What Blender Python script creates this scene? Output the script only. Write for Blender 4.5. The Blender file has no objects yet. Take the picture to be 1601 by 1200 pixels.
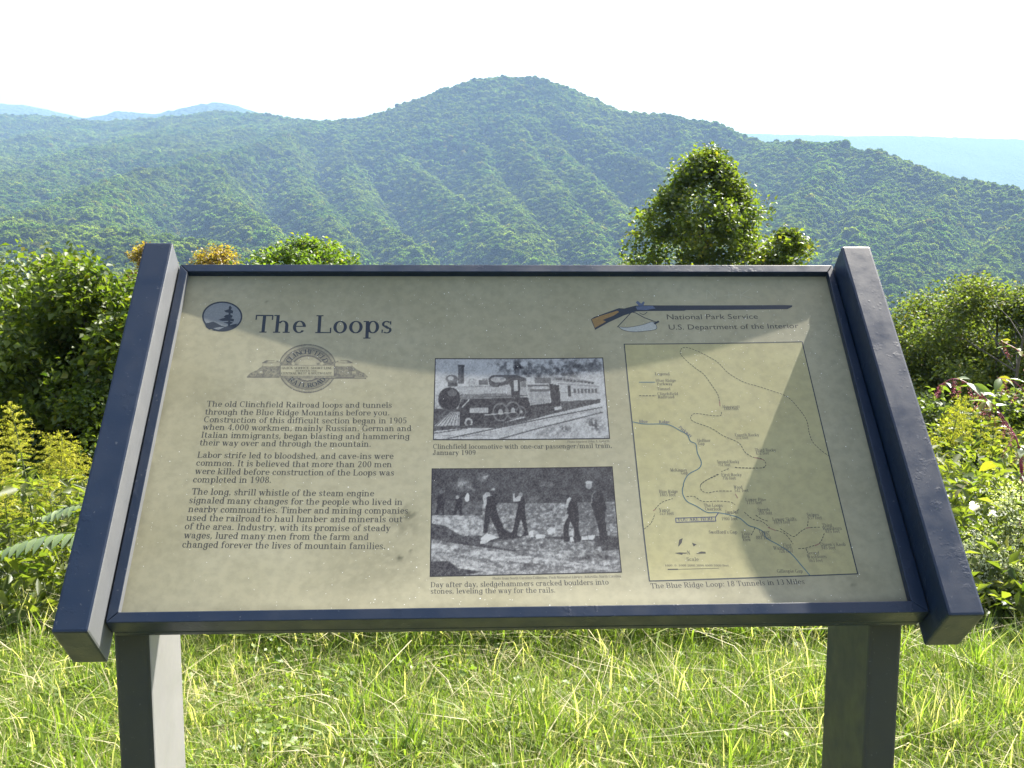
import bpy, math, random
import numpy as np
from mathutils import Matrix, Vector

SC = bpy.context.scene
COL = SC.collection
R = math.radians
rng = np.random.default_rng(7)
random.seed(7)

# ------------------------------------------------------------------ camera
CAM_Z = 1.42
FPX = 1707.47                      # focal length in pixels of the 1601 px wide photograph
PITCH = 8.0
cam = bpy.data.cameras.new('camera')
cam.sensor_width = 36.0
cam.lens = 36.0 * FPX / 1601.0
cam.clip_start = 0.05
cam.clip_end = 60000
cam_ob = bpy.data.objects.new('camera', cam)
COL.objects.link(cam_ob)
cam_ob.location = (0, 0, CAM_Z)
cam_ob.rotation_euler = (R(90 - PITCH), 0, 0)
SC.camera = cam_ob

# ------------------------------------------------------------------ sky, sun, exposure
SUN_EL, SUN_AZ = 45.6, 37.6        # degrees; azimuth to the right of the view direction (+Y)
SUN = Vector((math.cos(R(SUN_EL)) * math.sin(R(SUN_AZ)), math.cos(R(SUN_EL)) * math.cos(R(SUN_AZ)), math.sin(R(SUN_EL))))
world = bpy.data.worlds.new('World')
SC.world = world
world.use_nodes = True
wn = world.node_tree
wn.nodes.clear()
sky = wn.nodes.new('ShaderNodeTexSky')
sky.sky_type = 'NISHITA'
sky.sun_disc = False
sky.sun_elevation = R(SUN_EL)
sky.sun_rotation = R(SUN_AZ)
sky.altitude = 900
sky.air_density = 1.0
sky.dust_density = 9.0
sky.ozone_density = 1.0
bg = wn.nodes.new('ShaderNodeBackground')
bg.inputs['Strength'].default_value = 0.085
wo = wn.nodes.new('ShaderNodeOutputWorld')
hs = wn.nodes.new('ShaderNodeHueSaturation')      # a milky summer sky
hs.inputs['Saturation'].default_value = 0.62
hs.inputs['Value'].default_value = 1.15
wn.links.new(sky.outputs[0], hs.inputs['Color'])
wn.links.new(hs.outputs[0], bg.inputs['Color'])
wn.links.new(bg.outputs[0], wo.inputs['Surface'])

sl = bpy.data.lights.new('sun', 'SUN')
sl.energy = 5.0
sl.angle = R(0.53)
sl.color = (1.0, 0.93, 0.80)
sun_ob = bpy.data.objects.new('sun', sl)
COL.objects.link(sun_ob)
sun_ob.location = (20, 30, 60)
sun_ob.rotation_euler = SUN.to_track_quat('Z', 'Y').to_euler()

vs = SC.view_settings
vs.view_transform = 'Standard'
vs.look = 'None'
vs.gamma = 1.0
vs.use_curve_mapping = False
vs.exposure = 1.95
SC.cycles.use_denoising = True
SC.cycles.max_bounces = 6
SC.cycles.diffuse_bounces = 3
SC.cycles.glossy_bounces = 3
SC.cycles.transmission_bounces = 6
SC.cycles.volume_bounces = 0
SC.cycles.transparent_max_bounces = 6
SC.cycles.sample_clamp_indirect = 6.0

# ------------------------------------------------------------------ helpers
def pix_dir(px, py):
    """direction of a pixel of the photograph, scaled so that its y (forward) part is 1"""
    a = R(PITCH)
    x = (px - 800.5) / FPX
    u = (600.0 - py) / FPX
    d = np.array([x, math.cos(a) + u * math.sin(a), -math.sin(a) + u * math.cos(a)])
    return d / d[1]

def at(px, py, Y):
    """the point at forward distance Y that the photograph shows at a pixel"""
    return np.array([0, 0, CAM_Z]) + pix_dir(px, py) * Y

def tri_mesh(name, verts, tris, mat=None, attrs=None, smooth=False):
    verts = np.asarray(verts, np.float32).reshape(-1, 3)
    tris = np.asarray(tris, np.int32).reshape(-1, 3)
    me = bpy.data.meshes.new(name)
    me.vertices.add(len(verts))
    me.vertices.foreach_set('co', verts.ravel())
    n = len(tris)
    me.loops.add(n * 3)
    me.loops.foreach_set('vertex_index', tris.ravel())
    me.polygons.add(n)
    me.polygons.foreach_set('loop_start', np.arange(0, n * 3, 3, dtype=np.int32))
    if smooth:
        me.polygons.foreach_set('use_smooth', np.ones(n, bool))
    for k, v in (attrs or {}).items():
        a = me.attributes.new(k, 'FLOAT', 'POINT')
        a.data.foreach_set('value', np.asarray(v, np.float32).ravel())
    me.update(calc_edges=True)
    me.validate()
    if mat is not None:
        me.materials.append(mat)
    return me

def link(name, me, parent=None):
    o = bpy.data.objects.new(name, me)
    COL.objects.link(o)
    if parent is not None:
        o.parent = parent
    return o

def tag(o, label=None, cat=None, group=None, kind=None):
    if label: o['label'] = label
    if cat: o['category'] = cat
    if group: o['group'] = group
    if kind: o['kind'] = kind
    return o

def empty(name, loc=(0, 0, 0), rot=(0, 0, 0)):
    o = bpy.data.objects.new(name, None)
    o.empty_display_size = 0.1
    COL.objects.link(o)
    o.location = loc
    o.rotation_euler = rot
    return o

def copy_tree(o, parent=None):
    c = o.copy()
    COL.objects.link(c)
    c.parent = parent
    for ch in list(o.children):
        copy_tree(ch, c)
    return c

class MB:
    """collects triangles"""
    def __init__(s):
        s.v, s.t, s.n, s.a = [], [], 0, []
    def add(s, v, t, a=0.0):
        v = np.asarray(v, float).reshape(-1, 3)
        s.v.append(v)
        s.t.append(np.asarray(t, int).reshape(-1, 3) + s.n)
        s.a.append(np.full(len(v), a) if np.isscalar(a) else np.asarray(a))
        s.n += len(v)
    def poly(s, pts, a=0.0):
        """convex polygon fan"""
        pts = np.asarray(pts, float).reshape(-1, 3)
        s.add(pts, [(0, i, i + 1) for i in range(1, len(pts) - 1)], a)
    def tube(s, pts, rad, n=5, a=0.0):
        pts = np.asarray(pts, float)
        m = len(pts)
        rad = np.broadcast_to(np.asarray(rad, float), (m,))
        tan = np.gradient(pts, axis=0)
        tan /= np.linalg.norm(tan, axis=1)[:, None] + 1e-9
        ref = np.array([0.31, 0.95, 0.05]) if abs(tan[0, 2]) > 0.8 else np.array([0, 0, 1.0])
        e1 = np.cross(tan, ref); e1 /= np.linalg.norm(e1, axis=1)[:, None] + 1e-9
        e2 = np.cross(tan, e1)
        ang = np.arange(n) / n * 2 * math.pi
        ring = pts[:, None] + rad[:, None, None] * (np.cos(ang)[None, :, None] * e1[:, None] + np.sin(ang)[None, :, None] * e2[:, None])
        t = []
        for i in range(m - 1):
            for k in range(n):
                p, q = i * n + k, i * n + (k + 1) % n
                t += [(p, q, p + n), (q, q + n, p + n)]
        s.add(ring.reshape(-1, 3), t, a)
    def mesh(s, name, mat, smooth=False):
        return tri_mesh(name, np.concatenate(s.v), np.concatenate(s.t), mat, {'tint': np.concatenate(s.a)}, smooth)
    def build(s, name, mat, parent=None, smooth=False):
        return link(name, s.mesh(name, mat, smooth), parent)

def vnoise(x, y, seed=0):
    x = np.asarray(x, float); y = np.asarray(y, float)
    xi = np.floor(x).astype(np.int64); yi = np.floor(y).astype(np.int64)
    xf = x - xi; yf = y - yi
    def h(a, b):
        n = (a * 374761393 + b * 668265263 + seed * 1442695041) & 0x7fffffff
        n = ((n ^ (n >> 13)) * 1274126177) & 0x7fffffff
        return ((n ^ (n >> 16)) & 0xffff) / 65535.0
    u = xf * xf * (3 - 2 * xf); v = yf * yf * (3 - 2 * yf)
    return (h(xi, yi) * (1 - u) + h(xi + 1, yi) * u) * (1 - v) + (h(xi, yi + 1) * (1 - u) + h(xi + 1, yi + 1) * u) * v

def fbm(x, y, seed=0, oct=4):
    s = 0; a = 0.5; t = 0
    for k in range(oct):
        s = s + a * vnoise(x * 2 ** k + 17.3 * k, y * 2 ** k - 9.1 * k, seed + k); t += a; a *= 0.5
    return s / t

# node shorthand
class NT:
    def __init__(s, name):
        s.m = bpy.data.materials.new(name)
        s.m.use_nodes = True
        s.t = s.m.node_tree
        s.t.nodes.clear()
        s.out = s.t.nodes.new('ShaderNodeOutputMaterial')
    def n(s, typ, ins=None, **kw):
        nd = s.t.nodes.new(typ)
        for k, v in kw.items(): setattr(nd, k, v)
        for k, v in (ins or {}).items(): s.set(nd.inputs[k], v)
        return nd
    def set(s, sock, v):
        if isinstance(v, bpy.types.NodeSocket): s.t.links.new(v, sock)
        elif isinstance(v, bpy.types.Node): s.t.links.new(v.outputs[0], sock)
        elif isinstance(v, (tuple, list)) and len(v) == 3 and sock.type == 'RGBA': sock.default_value = (*v, 1)
        else: sock.default_value = v
    def mix(s, f, a, b, blend='MIX'):
        nd = s.t.nodes.new('ShaderNodeMix'); nd.data_type = 'RGBA'; nd.blend_type = blend
        s.set(nd.inputs[0], f); s.set(nd.inputs[6], a); s.set(nd.inputs[7], b)
        return nd.outputs[2]
    def math(s, op, a, b=0.0, clamp=False):
        nd = s.t.nodes.new('ShaderNodeMath'); nd.operation = op; nd.use_clamp = clamp
        s.set(nd.inputs[0], a); s.set(nd.inputs[1], b)
        return nd.outputs[0]
    def ramp(s, f, stops):
        nd = s.t.nodes.new('ShaderNodeValToRGB')
        e = nd.color_ramp.elements
        while len(e) < len(stops): e.new(0.5)
        for i, (p, c) in enumerate(stops):
            e[i].position = p
            e[i].color = (*c, 1) if isinstance(c, (tuple, list)) else (c, c, c, 1)
        s.set(nd.inputs[0], f)
        return nd.outputs[0]
    def noise(s, scale, detail=3, rough=0.55, vec=None):
        nd = s.n('ShaderNodeTexNoise', {'Scale': scale, 'Detail': detail, 'Roughness': rough})
        if vec is not None: s.set(nd.inputs['Vector'], vec)
        return nd.outputs['Fac']
    def attr(s, name):
        return s.n('ShaderNodeAttribute', attribute_name=name).outputs['Fac']
    def coord(s, which='Object'):
        return s.n('ShaderNodeTexCoord').outputs[which]
    def surf(s, sh):
        s.set(s.out.inputs['Surface'], sh)
        return s.m

def leaf_material(name, dark, light, extra=None, trans=0.45, gloss=0.12, rough=0.35, through=(1.5, 1.75, 0.55)):
    """leaf: diffuse front, light shining through, a waxy sheen; colour from the leaf's own tint"""
    k = NT(name)
    t = k.attr('tint')
    stops = [(0.0, dark), (0.72, light)]
    if extra: stops += [(0.86, light), (0.97, extra)]
    c = k.ramp(t, stops)
    c2 = k.mix(1.0, c, through, 'MULTIPLY')      # light through a leaf is yellower
    d = k.n('ShaderNodeBsdfDiffuse', {'Color': c})
    tr = k.n('ShaderNodeBsdfTranslucent', {'Color': c2})
    m = k.n('ShaderNodeMixShader', {0: trans, 1: d.outputs[0], 2: tr.outputs[0]})
    g = k.n('ShaderNodeBsdfGlossy', {'Color': (0.9, 0.95, 1.0), 'Roughness': rough + 0.1})
    fr = k.n('ShaderNodeFresnel', {'IOR': 1.4})
    f = k.math('MULTIPLY', fr, gloss * 8, True)
    f = k.math('MINIMUM', f, gloss * 0.8)
    m2 = k.n('ShaderNodeMixShader', {0: f, 1: m.outputs[0], 2: g.outputs[0]})
    return k.surf(m2.outputs[0])

def plain_material(name, c1, c2, scale=20.0, rough=0.85, bump=0.0):
    k = NT(name)
    nz = k.noise(scale, 4, vec=k.coord())
    b = k.n('ShaderNodeBsdfPrincipled', {'Base Color': k.ramp(nz, [(0.3, c1), (0.7, c2)]), 'Roughness': rough})
    if bump:
        k.set(b.inputs['Normal'], k.n('ShaderNodeBump', {'Height': nz, 'Strength': bump, 'Distance': 0.01}).outputs[0])
    return k.surf(b.outputs[0])

# ------------------------------------------------------------------ near ground
def gz(x, y):
    x = np.asarray(x, float); y = np.asarray(y, float)
    z = np.where(y < 3.9, 0.0, np.where(y < 8, -(y - 3.9) * 0.30, -1.23 - (y - 8) * 0.5))
    return z + 0.05 * (fbm(x * 0.9 + 5, y * 0.9, 3) - 0.5) + 0.25 * (fbm(x * 0.2, y * 0.2, 8) - 0.5) * np.clip((y - 4.5) / 4, 0, 1)

def ground_material():
    k = NT('lawn soil')
    co = k.coord()
    n1 = k.noise(6, 5, vec=co); n2 = k.noise(60, 4, vec=co)
    c = k.mix(n2, k.ramp(n1, [(0.3, (0.07, 0.09, 0.025)), (0.7, (0.14, 0.13, 0.055))]), (0.15, 0.16, 0.055))
    b = k.n('ShaderNodeBsdfPrincipled', {'Base Color': c, 'Roughness': 0.95})
    k.set(b.inputs['Normal'], k.n('ShaderNodeBump', {'Height': n2, 'Strength': 0.5, 'Distance': 0.02}).outputs[0])
    return k.surf(b.outputs[0])

def grid_mesh(name, X, Y, Z, mat, smooth=True):
    h, w = X.shape
    v = np.stack([X, Y, Z], -1).reshape(-1, 3)
    i = (np.arange(h - 1)[:, None] * w + np.arange(w - 1)[None]).ravel()
    t = np.concatenate([np.stack([i, i + 1, i + w + 1], 1), np.stack([i, i + w + 1, i + w], 1)])
    return tri_mesh(name, v, t, mat, None, smooth)

xs = np.concatenate([np.linspace(-60, -8, 27), np.linspace(-7.5, 7.5, 61), np.linspace(8, 60, 27)])
ys = np.concatenate([np.linspace(-12, 0, 13), np.linspace(0.25, 12, 48), np.linspace(13, 62, 50)])
GX, GY = np.meshgrid(xs, ys)
tag(link('ground', grid_mesh('ground', GX, GY, gz(GX, GY), ground_material())), kind='structure')

# ------------------------------------------------------------------ mountains
RIDGES = {
 'crest': [(440,203,3050),(510,190,2900),(570,183,2850),(640,161,2820),(700,141,2800),(745,127,2780),(790,123,2760),(850,123,2720),(880,133,2690),
           (940,161,2620),(1000,176,2560),(1060,183,2500),(1110,194,2420),(1160,211,2320),(1205,224,2200),(1260,222,2050),(1310,229,1980),
           (1360,242,1900),(1420,266,1820),(1480,282,1750),(1540,292,1700),(1601,302,1650),(1760,335,1560),(1950,380,1480)],
 'leftspur': [(510,191,2880),(440,214,2550),(330,243,2150),(230,268,1850),(140,294,1600),(60,332,1400),(-60,378,1240),(-200,420,1100)],
 'back': [(-500,190,3700),(-150,178,3700),(0,178,3650),(150,189,3550),(250,187,3450),(340,176,3400),(400,181,3300),(460,190,3180),(510,191,3050)],
 'backspur1': [(150,189,3550),(60,215,2900),(-20,255,2350),(-120,300,1900)],
 'backspur2': [(340,176,3400),(280,200,2950),(170,232,2450),(60,268,2050),(-30,310,1700)],
 'backspur3': [(400,181,3300),(390,205,2850),(280,238,2400)],
 's0a': [(440,215,2540),(465,275,2150),(500,325,1800),(540,380,1500),(580,430,1300)],
 's0b': [(525,191,2850),(545,255,2350),(580,335,1850),(640,385,1560),(690,440,1340)],
 's0c': [(330,244,2150),(345,300,1750),(390,345,1500),(440,385,1320),(470,430,1200)],
 's0d': [(180,284,1720),(150,330,1400),(170,372,1220),(200,420,1080)],
 's1': [(580,181,2840),(600,200,2650),(627,239,2420),(684,288,2080),(731,324,1850),(800,368,1580),(860,425,1370)],
 's2': [(700,142,2790),(727,188,2560),(761,247,2240),(783,292,1990),(807,327,1800),(828,360,1630),(855,415,1420)],
 's3': [(775,125,2770),(790,175,2520),(820,228,2250),(849,260,2080),(871,300,1880),(905,342,1690),(950,395,1470),(980,440,1320)],
 's3b': [(820,124,2740),(835,190,2450),(858,226,2270),(895,252,2120),(930,290,1920),(990,345,1660),(1040,410,1420)],
 's4': [(840,124,2720),(860,164,2540),(908,191,2420),(940,214,2310),(993,249,2120),(1022,265,2040),(1050,284,1940),(1090,330,1700),(1130,390,1450),(1150,450,1260)],
 's5': [(1060,183,2500),(1075,225,2260),(1110,260,2060),(1150,310,1820),(1190,370,1540)],
 's6': [(1290,226,2000),(1265,290,1720),(1240,350,1500),(1225,410,1310),(1215,470,1160)],
 's7': [(1390,254,1860),(1370,310,1610),(1345,360,1430),(1330,420,1250)],
 's8': [(1490,284,1740),(1455,330,1540),(1425,385,1350),(1400,440,1190),(1385,500,1060)],
 's9': [(1620,305,1640),(1590,360,1440),(1550,420,1250),(1530,480,1100)],
 'foot': [(-150,372,1150),(0,352,1180),(120,366,1130),(260,384,1090),(420,402,1080),(560,420,1060)],
}
SEGS = []
for nm, pl in RIDGES.items():
    pts = np.array([at(*p) for p in pl])
    sl_ = {'crest': 0.55, 'back': 0.33, 'leftspur': 0.85, 'foot': 0.35}.get(nm, 0.9 if nm.startswith('s') else 0.36)
    rd = {'crest': 30, 'back': 90, 'leftspur': 25}.get(nm, 16 if nm.startswith('s') else 80)
    for a, b in zip(pts[:-1], pts[1:]):
        SEGS.append((a, b, sl_, rd))

def mountain_z(x, y):
    shp = x.shape
    x = x.ravel(); y = y.ravel()
    r = np.hypot(x, y)
    base = np.where(r < 300, -27 - (r - 55) * 0.42, -130 - np.clip(r - 300, 0, 400) * 0.08)
    wx = x + 60 * (fbm(x / 260, y / 260, 21) - 0.5); wy = y + 60 * (fbm(x / 260, y / 260, 31) - 0.5)
    wx = wx * 0.6 + x * 0.4; wy = wy * 0.6 + y * 0.4
    kk = 9.0
    acc = np.exp(np.clip((base - 0) / kk, -60, 200))
    best = base.copy()
    hs = [base]
    for a, b, s, rd in SEGS:
        d = b[:2] - a[:2]
        t = np.clip(((wx - a[0]) * d[0] + (wy - a[1]) * d[1]) / (d @ d), 0, 1)
        px = a[0] + t * d[0] - wx; py = a[1] + t * d[1] - wy
        dist = np.hypot(px, py)
        h = a[2] + t * (b[2] - a[2]) - s * (np.sqrt(dist ** 2 + rd ** 2) - rd)
        hs.append(h)
    hs = np.array(hs)
    m = hs.max(0)
    z = m + kk * np.log(np.exp((hs - m) / kk).sum(0)) * 0.35
    rg = 1 - np.abs(2 * fbm((x + 0.5 * y) / 150, (y - 0.5 * x) / 420, 15, 3) - 1)
    z = z + (15 * (rg - 0.8) + 9 * (fbm(x / 90, y / 90, 5) - 0.5)) * np.clip((r - 700) / 600, 0, 1) - 7
    return z.reshape(shp)

az = np.radians(np.linspace(-40, 40, 420))
rr = np.concatenate([np.linspace(56, 700, 30), np.geomspace(730, 4300, 230)])
AZ, RR = np.meshgrid(az, rr)
MX, MY = RR * np.sin(AZ), RR * np.cos(AZ)
MZ = mountain_z(MX, MY)

def forest_floor_material():
    k = NT('forest floor')
    nz = k.noise(0.05, 6, vec=k.coord())
    b = k.n('ShaderNodeBsdfPrincipled', {'Base Color': k.ramp(nz, [(0.3, (0.010, 0.018, 0.006)), (0.7, (0.022, 0.032, 0.011))]), 'Roughness': 0.95, 'Specular IOR Level': 0.0})
    return k.surf(b.outputs[0])
FLOOR = forest_floor_material()
tag(link('mountain', grid_mesh('mountain', MX, MY, MZ, FLOOR)), kind='structure')

# ridges far behind
def far_ridge(name, pts, Y, depth, foot, seed):
    P = np.array([at(px, py, Y) for px, py in pts])
    n = 260; m = 40
    x = np.linspace(P[0, 0], P[-1, 0], n)
    zc = np.interp(x, P[:, 0], P[:, 2])
    s = np.linspace(-1, 1, m)
    X = np.repeat(x[None], m, 0)
    Yg = Y + s[:, None] * depth + 120 * (fbm(X / 700, s[:, None] * 3 + 0 * X, seed) - 0.5)
    prof = 1 - np.abs(s) ** 1.25
    Z = foot + (zc[None] - foot) * prof[:, None]
    Z = Z + (fbm(X / 520, Yg / 520, seed, 5) - 0.5) * 300 * np.clip(np.abs(s)[:, None] * 2.2, 0.08, 1) - 5
    Z = Z + (fbm(X / 35, Yg / 35, seed + 4, 3) - 0.5) * 16
    return tag(link(name, grid_mesh(name, X, Yg, Z, FAR)), kind='structure')

def far_material():
    k = NT('far forest')
    co = k.coord()
    v = k.n('ShaderNodeTexVoronoi', {'Scale': 0.045, 'Vector': co}).outputs[0]
    nz = k.noise(0.008, 5, vec=co)
    c = k.mix(nz, (0.030, 0.055, 0.018), (0.06, 0.085, 0.028))
    b = k.n('ShaderNodeBsdfPrincipled', {'Base Color': c, 'Roughness': 0.95, 'Specular IOR Level': 0.0})
    k.set(b.inputs['Normal'], k.n('ShaderNodeBump', {'Height': v, 'Strength': 1.0, 'Distance': 12.0, }).outputs[0])
    return k.surf(b.outputs[0])
FAR = far_material()
far_ridge('far_ridge', [(-500,200),(-200,185),(20,190),(110,182),(150,176),(180,169),(215,172),(240,174),(275,170),(310,162),(340,158),(375,164),(420,180),(480,205),(600,240)], 5600, 1100, -120, 41)
far_ridge('far_ridge', [(-900,170),(-300,150),(-60,154),(0,158),(50,163),(105,176),(160,190),(260,215)], 6800, 1200, -120, 51)
far_ridge('far_ridge', [(900,222),(1050,208),(1170,206),(1260,208),(1340,210),(1420,211),(1500,213),(1601,217),(1800,226),(2300,240)], 9000, 2600, -150, 61)

# ------------------------------------------------------------------ forest on the slopes (one mass of crowns)
def crown_material():
    k = NT('forest crowns')
    rnd = k.n('ShaderNodeObjectInfo').outputs['Random']
    geo = k.n('ShaderNodeNewGeometry').outputs['Position']
    big = k.noise(0.006, 4, vec=geo)
    fine = k.noise(0.9, 3, vec=geo)
    c = k.ramp(rnd, [(0.0, (0.048, 0.098, 0.020)), (0.4, (0.075, 0.128, 0.026)), (0.75, (0.105, 0.150, 0.032)), (0.96, (0.14, 0.165, 0.035)), (1.0, (0.16, 0.14, 0.035))])
    c = k.mix(k.ramp(big, [(0.4, 0.0), (0.65, 0.6)]), c, (0.13, 0.15, 0.035))
    stand = k.noise(0.016, 3, vec=geo)
    c = k.mix(1.0, c, k.ramp(stand, [(0.35, 0.62), (0.65, 1.25)]), 'MULTIPLY')
    c = k.mix(1.0, c, k.ramp(fine, [(0.25, 0.7), (0.7, 1.2)]), 'MULTIPLY')
    d = k.n('ShaderNodeBsdfDiffuse', {'Color': c})
    tr = k.n('ShaderNodeBsdfTranslucent', {'Color': k.mix(1.0, c, (1.4, 1.6, 0.5), 'MULTIPLY')})
    m = k.n('ShaderNodeMixShader', {0: 0.55, 1: d.outputs[0], 2: tr.outputs[0]})
    return k.surf(m.outputs[0])

def forest():
    pts, scl = [], []
    # rows in range; spacing grows a little with distance
    n_try = 520000
    r = np.sqrt(rng.uniform(220 ** 2, 4000 ** 2, n_try))
    a = np.radians(rng.uniform(-39.5, 39.5, n_try))
    x, y = r * np.sin(a), r * np.cos(a)
    # jittered thinning on cells
    cell = np.where(r < 2300, 6.2, 6.6)
    key = (np.floor(x / cell).astype(np.int64) * 100003 + np.floor(y / cell).astype(np.int64))
    _, idx = np.unique(key, return_index=True)
    x, y, r, a = x[idx], y[idx], r[idx], a[idx]
    # keep what the slopes show, and a little behind the crests
    z = mountain_z(x, y)
    el = (z - CAM_Z) / r
    order = np.argsort(r)
    ab = np.clip(((a + R(40)) / R(80) * 900).astype(int), 0, 899)
    hor = np.full(900, -9.0); keep = np.zeros(len(x), bool)
    for i in order:
        b = ab[i]
        if el[i] > hor[b] - 0.016: keep[i] = True
        if el[i] > hor[b]: hor[b] = el[i]
    x, y, z, r = x[keep], y[keep], z[keep], r[keep]
    n = len(x)
    s = rng.uniform(2.6, 4.8, n) * (1 + 0.35 * (rng.random(n) < 0.12)) * np.where(r > 2000, 0.95, 1.0)
    s = s * (0.72 + 0.62 * fbm(x / 70, y / 70, 303, 3)) * np.where(rng.random(n) < 0.06, 1.35, 1.0)      # stands of older and younger trees
    me = bpy.data.meshes.new('forest')
    me.vertices.add(n)
    h = s * rng.uniform(0.75, 1.15, n)
    me.vertices.foreach_set('co', np.stack([x, y, z + h * 0.75 + rng.normal(0, 1.3, n)], 1).astype(np.float32).ravel())
    sa = me.attributes.new('crown_scale', 'FLOAT_VECTOR', 'POINT')
    sa.data.foreach_set('vector', np.stack([s, s * rng.uniform(0.85, 1.15, n), h], 1).astype(np.float32).ravel())
    ra = me.attributes.new('crown_rot', 'FLOAT_VECTOR', 'POINT')
    ra.data.foreach_set('vector', np.stack([rng.normal(0, 0.15, n), rng.normal(0, 0.15, n), rng.uniform(0, 6.28, n)], 1).astype(np.float32).ravel())
    o = link('forest', me)
    tag(o, 'hazy green forest of round tree crowns covering the mountain slopes', 'forest', kind='stuff')
    g = bpy.data.node_groups.new('forest crowns', 'GeometryNodeTree')
    g.interface.new_socket('Geometry', in_out='INPUT', socket_type='NodeSocketGeometry')
    g.interface.new_socket('Geometry', in_out='OUTPUT', socket_type='NodeSocketGeometry')
    N = g.nodes; L = g.links
    gi = N.new('NodeGroupInput'); go = N.new('NodeGroupOutput')
    join = N.new('GeometryNodeJoinGeometry')
    cm = crown_material()
    for k in range(5):
        ico = N.new('GeometryNodeMeshIcoSphere'); ico.inputs['Radius'].default_value = 1.0; ico.inputs['Subdivisions'].default_value = 4
        sp = N.new('GeometryNodeSetPosition')
        nz = N.new('ShaderNodeTexNoise'); nz.noise_dimensions = '4D'
        nz.inputs['W'].default_value = 3.7 * k + 1; nz.inputs['Scale'].default_value = 1.7; nz.inputs['Detail'].default_value = 5; nz.inputs['Roughness'].default_value = 0.72
        mr = N.new('ShaderNodeMapRange'); mr.inputs['From Min'].default_value = 0.3; mr.inputs['From Max'].default_value = 0.7
        mr.inputs['To Min'].default_value = -0.55; mr.inputs['To Max'].default_value = 0.45; mr.clamp = False
        nrm = N.new('GeometryNodeInputNormal')
        vm = N.new('ShaderNodeVectorMath'); vm.operation = 'SCALE'
        L.new(nz.outputs['Fac'], mr.inputs['Value']); L.new(nrm.outputs[0], vm.inputs[0]); L.new(mr.outputs[0], vm.inputs['Scale'])
        L.new(ico.outputs['Mesh'], sp.inputs['Geometry']); L.new(vm.outputs[0], sp.inputs['Offset'])
        # leaf clumps: small open flakes turned every way over the lumpy shell
        fl = N.new('GeometryNodeMeshCircle'); fl.fill_type = 'TRIANGLE_FAN'
        fl.inputs['Vertices'].default_value = 5; fl.inputs['Radius'].default_value = 0.20
        fi = N.new('GeometryNodeInstanceOnPoints')
        rot = N.new('FunctionNodeRandomValue'); rot.data_type = 'FLOAT_VECTOR'
        rot.inputs[0].default_value = (-1.0, -1.0, 0); rot.inputs[1].default_value = (1.0, 1.0, 6.28); rot.inputs['Seed'].default_value = k
        r2 = N.new('FunctionNodeEulerToRotation'); L.new(rot.outputs[0], r2.inputs[0])
        L.new(sp.outputs[0], fi.inputs['Points']); L.new(fl.outputs[0], fi.inputs['Instance']); L.new(r2.outputs[0], fi.inputs['Rotation'])
        re = N.new('GeometryNodeRealizeInstances'); L.new(fi.outputs[0], re.inputs[0])
        sm = N.new('GeometryNodeSetMaterial'); sm.inputs['Material'].default_value = cm
        L.new(re.outputs[0], sm.inputs['Geometry'])
        gi_ = N.new('GeometryNodeGeometryToInstance')
        L.new(sm.outputs[0], gi_.inputs[0]); L.new(gi_.outputs[0], join.inputs[0])
    iop = N.new('GeometryNodeInstanceOnPoints')
    iop.inputs['Pick Instance'].default_value = True
    na = N.new('GeometryNodeInputNamedAttribute'); na.data_type = 'FLOAT_VECTOR'; na.inputs['Name'].default_value = 'crown_scale'
    nr = N.new('GeometryNodeInputNamedAttribute'); nr.data_type = 'FLOAT_VECTOR'; nr.inputs['Name'].default_value = 'crown_rot'
    er = N.new('FunctionNodeEulerToRotation')
    L.new(nr.outputs['Attribute'], er.inputs[0])
    rv = N.new('FunctionNodeRandomValue'); rv.data_type = 'INT'
    rv.inputs[4].default_value = 0; rv.inputs[5].default_value = 4
    L.new(gi.outputs[0], iop.inputs['Points']); L.new(join.outputs[0], iop.inputs['Instance'])
    L.new(na.outputs['Attribute'], iop.inputs['Scale']); L.new(er.outputs[0], iop.inputs['Rotation'])
    L.new(rv.outputs[2], iop.inputs['Instance Index'])
    L.new(iop.outputs[0], go.inputs[0])
    md = o.modifiers.new('crowns', 'NODES'); md.node_group = g
    print('forest crowns', n)
forest()

# ------------------------------------------------------------------ haze: the air between here and the ridges
def haze():
    x0, x1, y0, y1, z0, z1 = -15000, 15000, -3000, 14000, -420, 900
    c = np.array([(x, y, z) for x in (x0, x1) for y in (y0, y1) for z in (z0, z1)], float)
    t = [(0,1,3),(0,3,2),(4,6,7),(4,7,5),(0,4,5),(0,5,1),(2,3,7),(2,7,6),(0,2,6),(0,6,4),(1,5,7),(1,7,3)]
    k = NT('haze air')
    v = k.n('ShaderNodeVolumePrincipled', {'Color': HAZE_COL, 'Density': HAZE_DENS, 'Anisotropy': 0.03})
    k.set(k.out.inputs['Volume'], v.outputs[0])
    tag(link('haze', tri_mesh('haze', c, t, k.m)), 'pale blue summer haze filling the valley', 'haze', kind='stuff')
HAZE_COL, HAZE_DENS = (0.38, 0.60, 0.96), 1.22e-4
haze()

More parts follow.
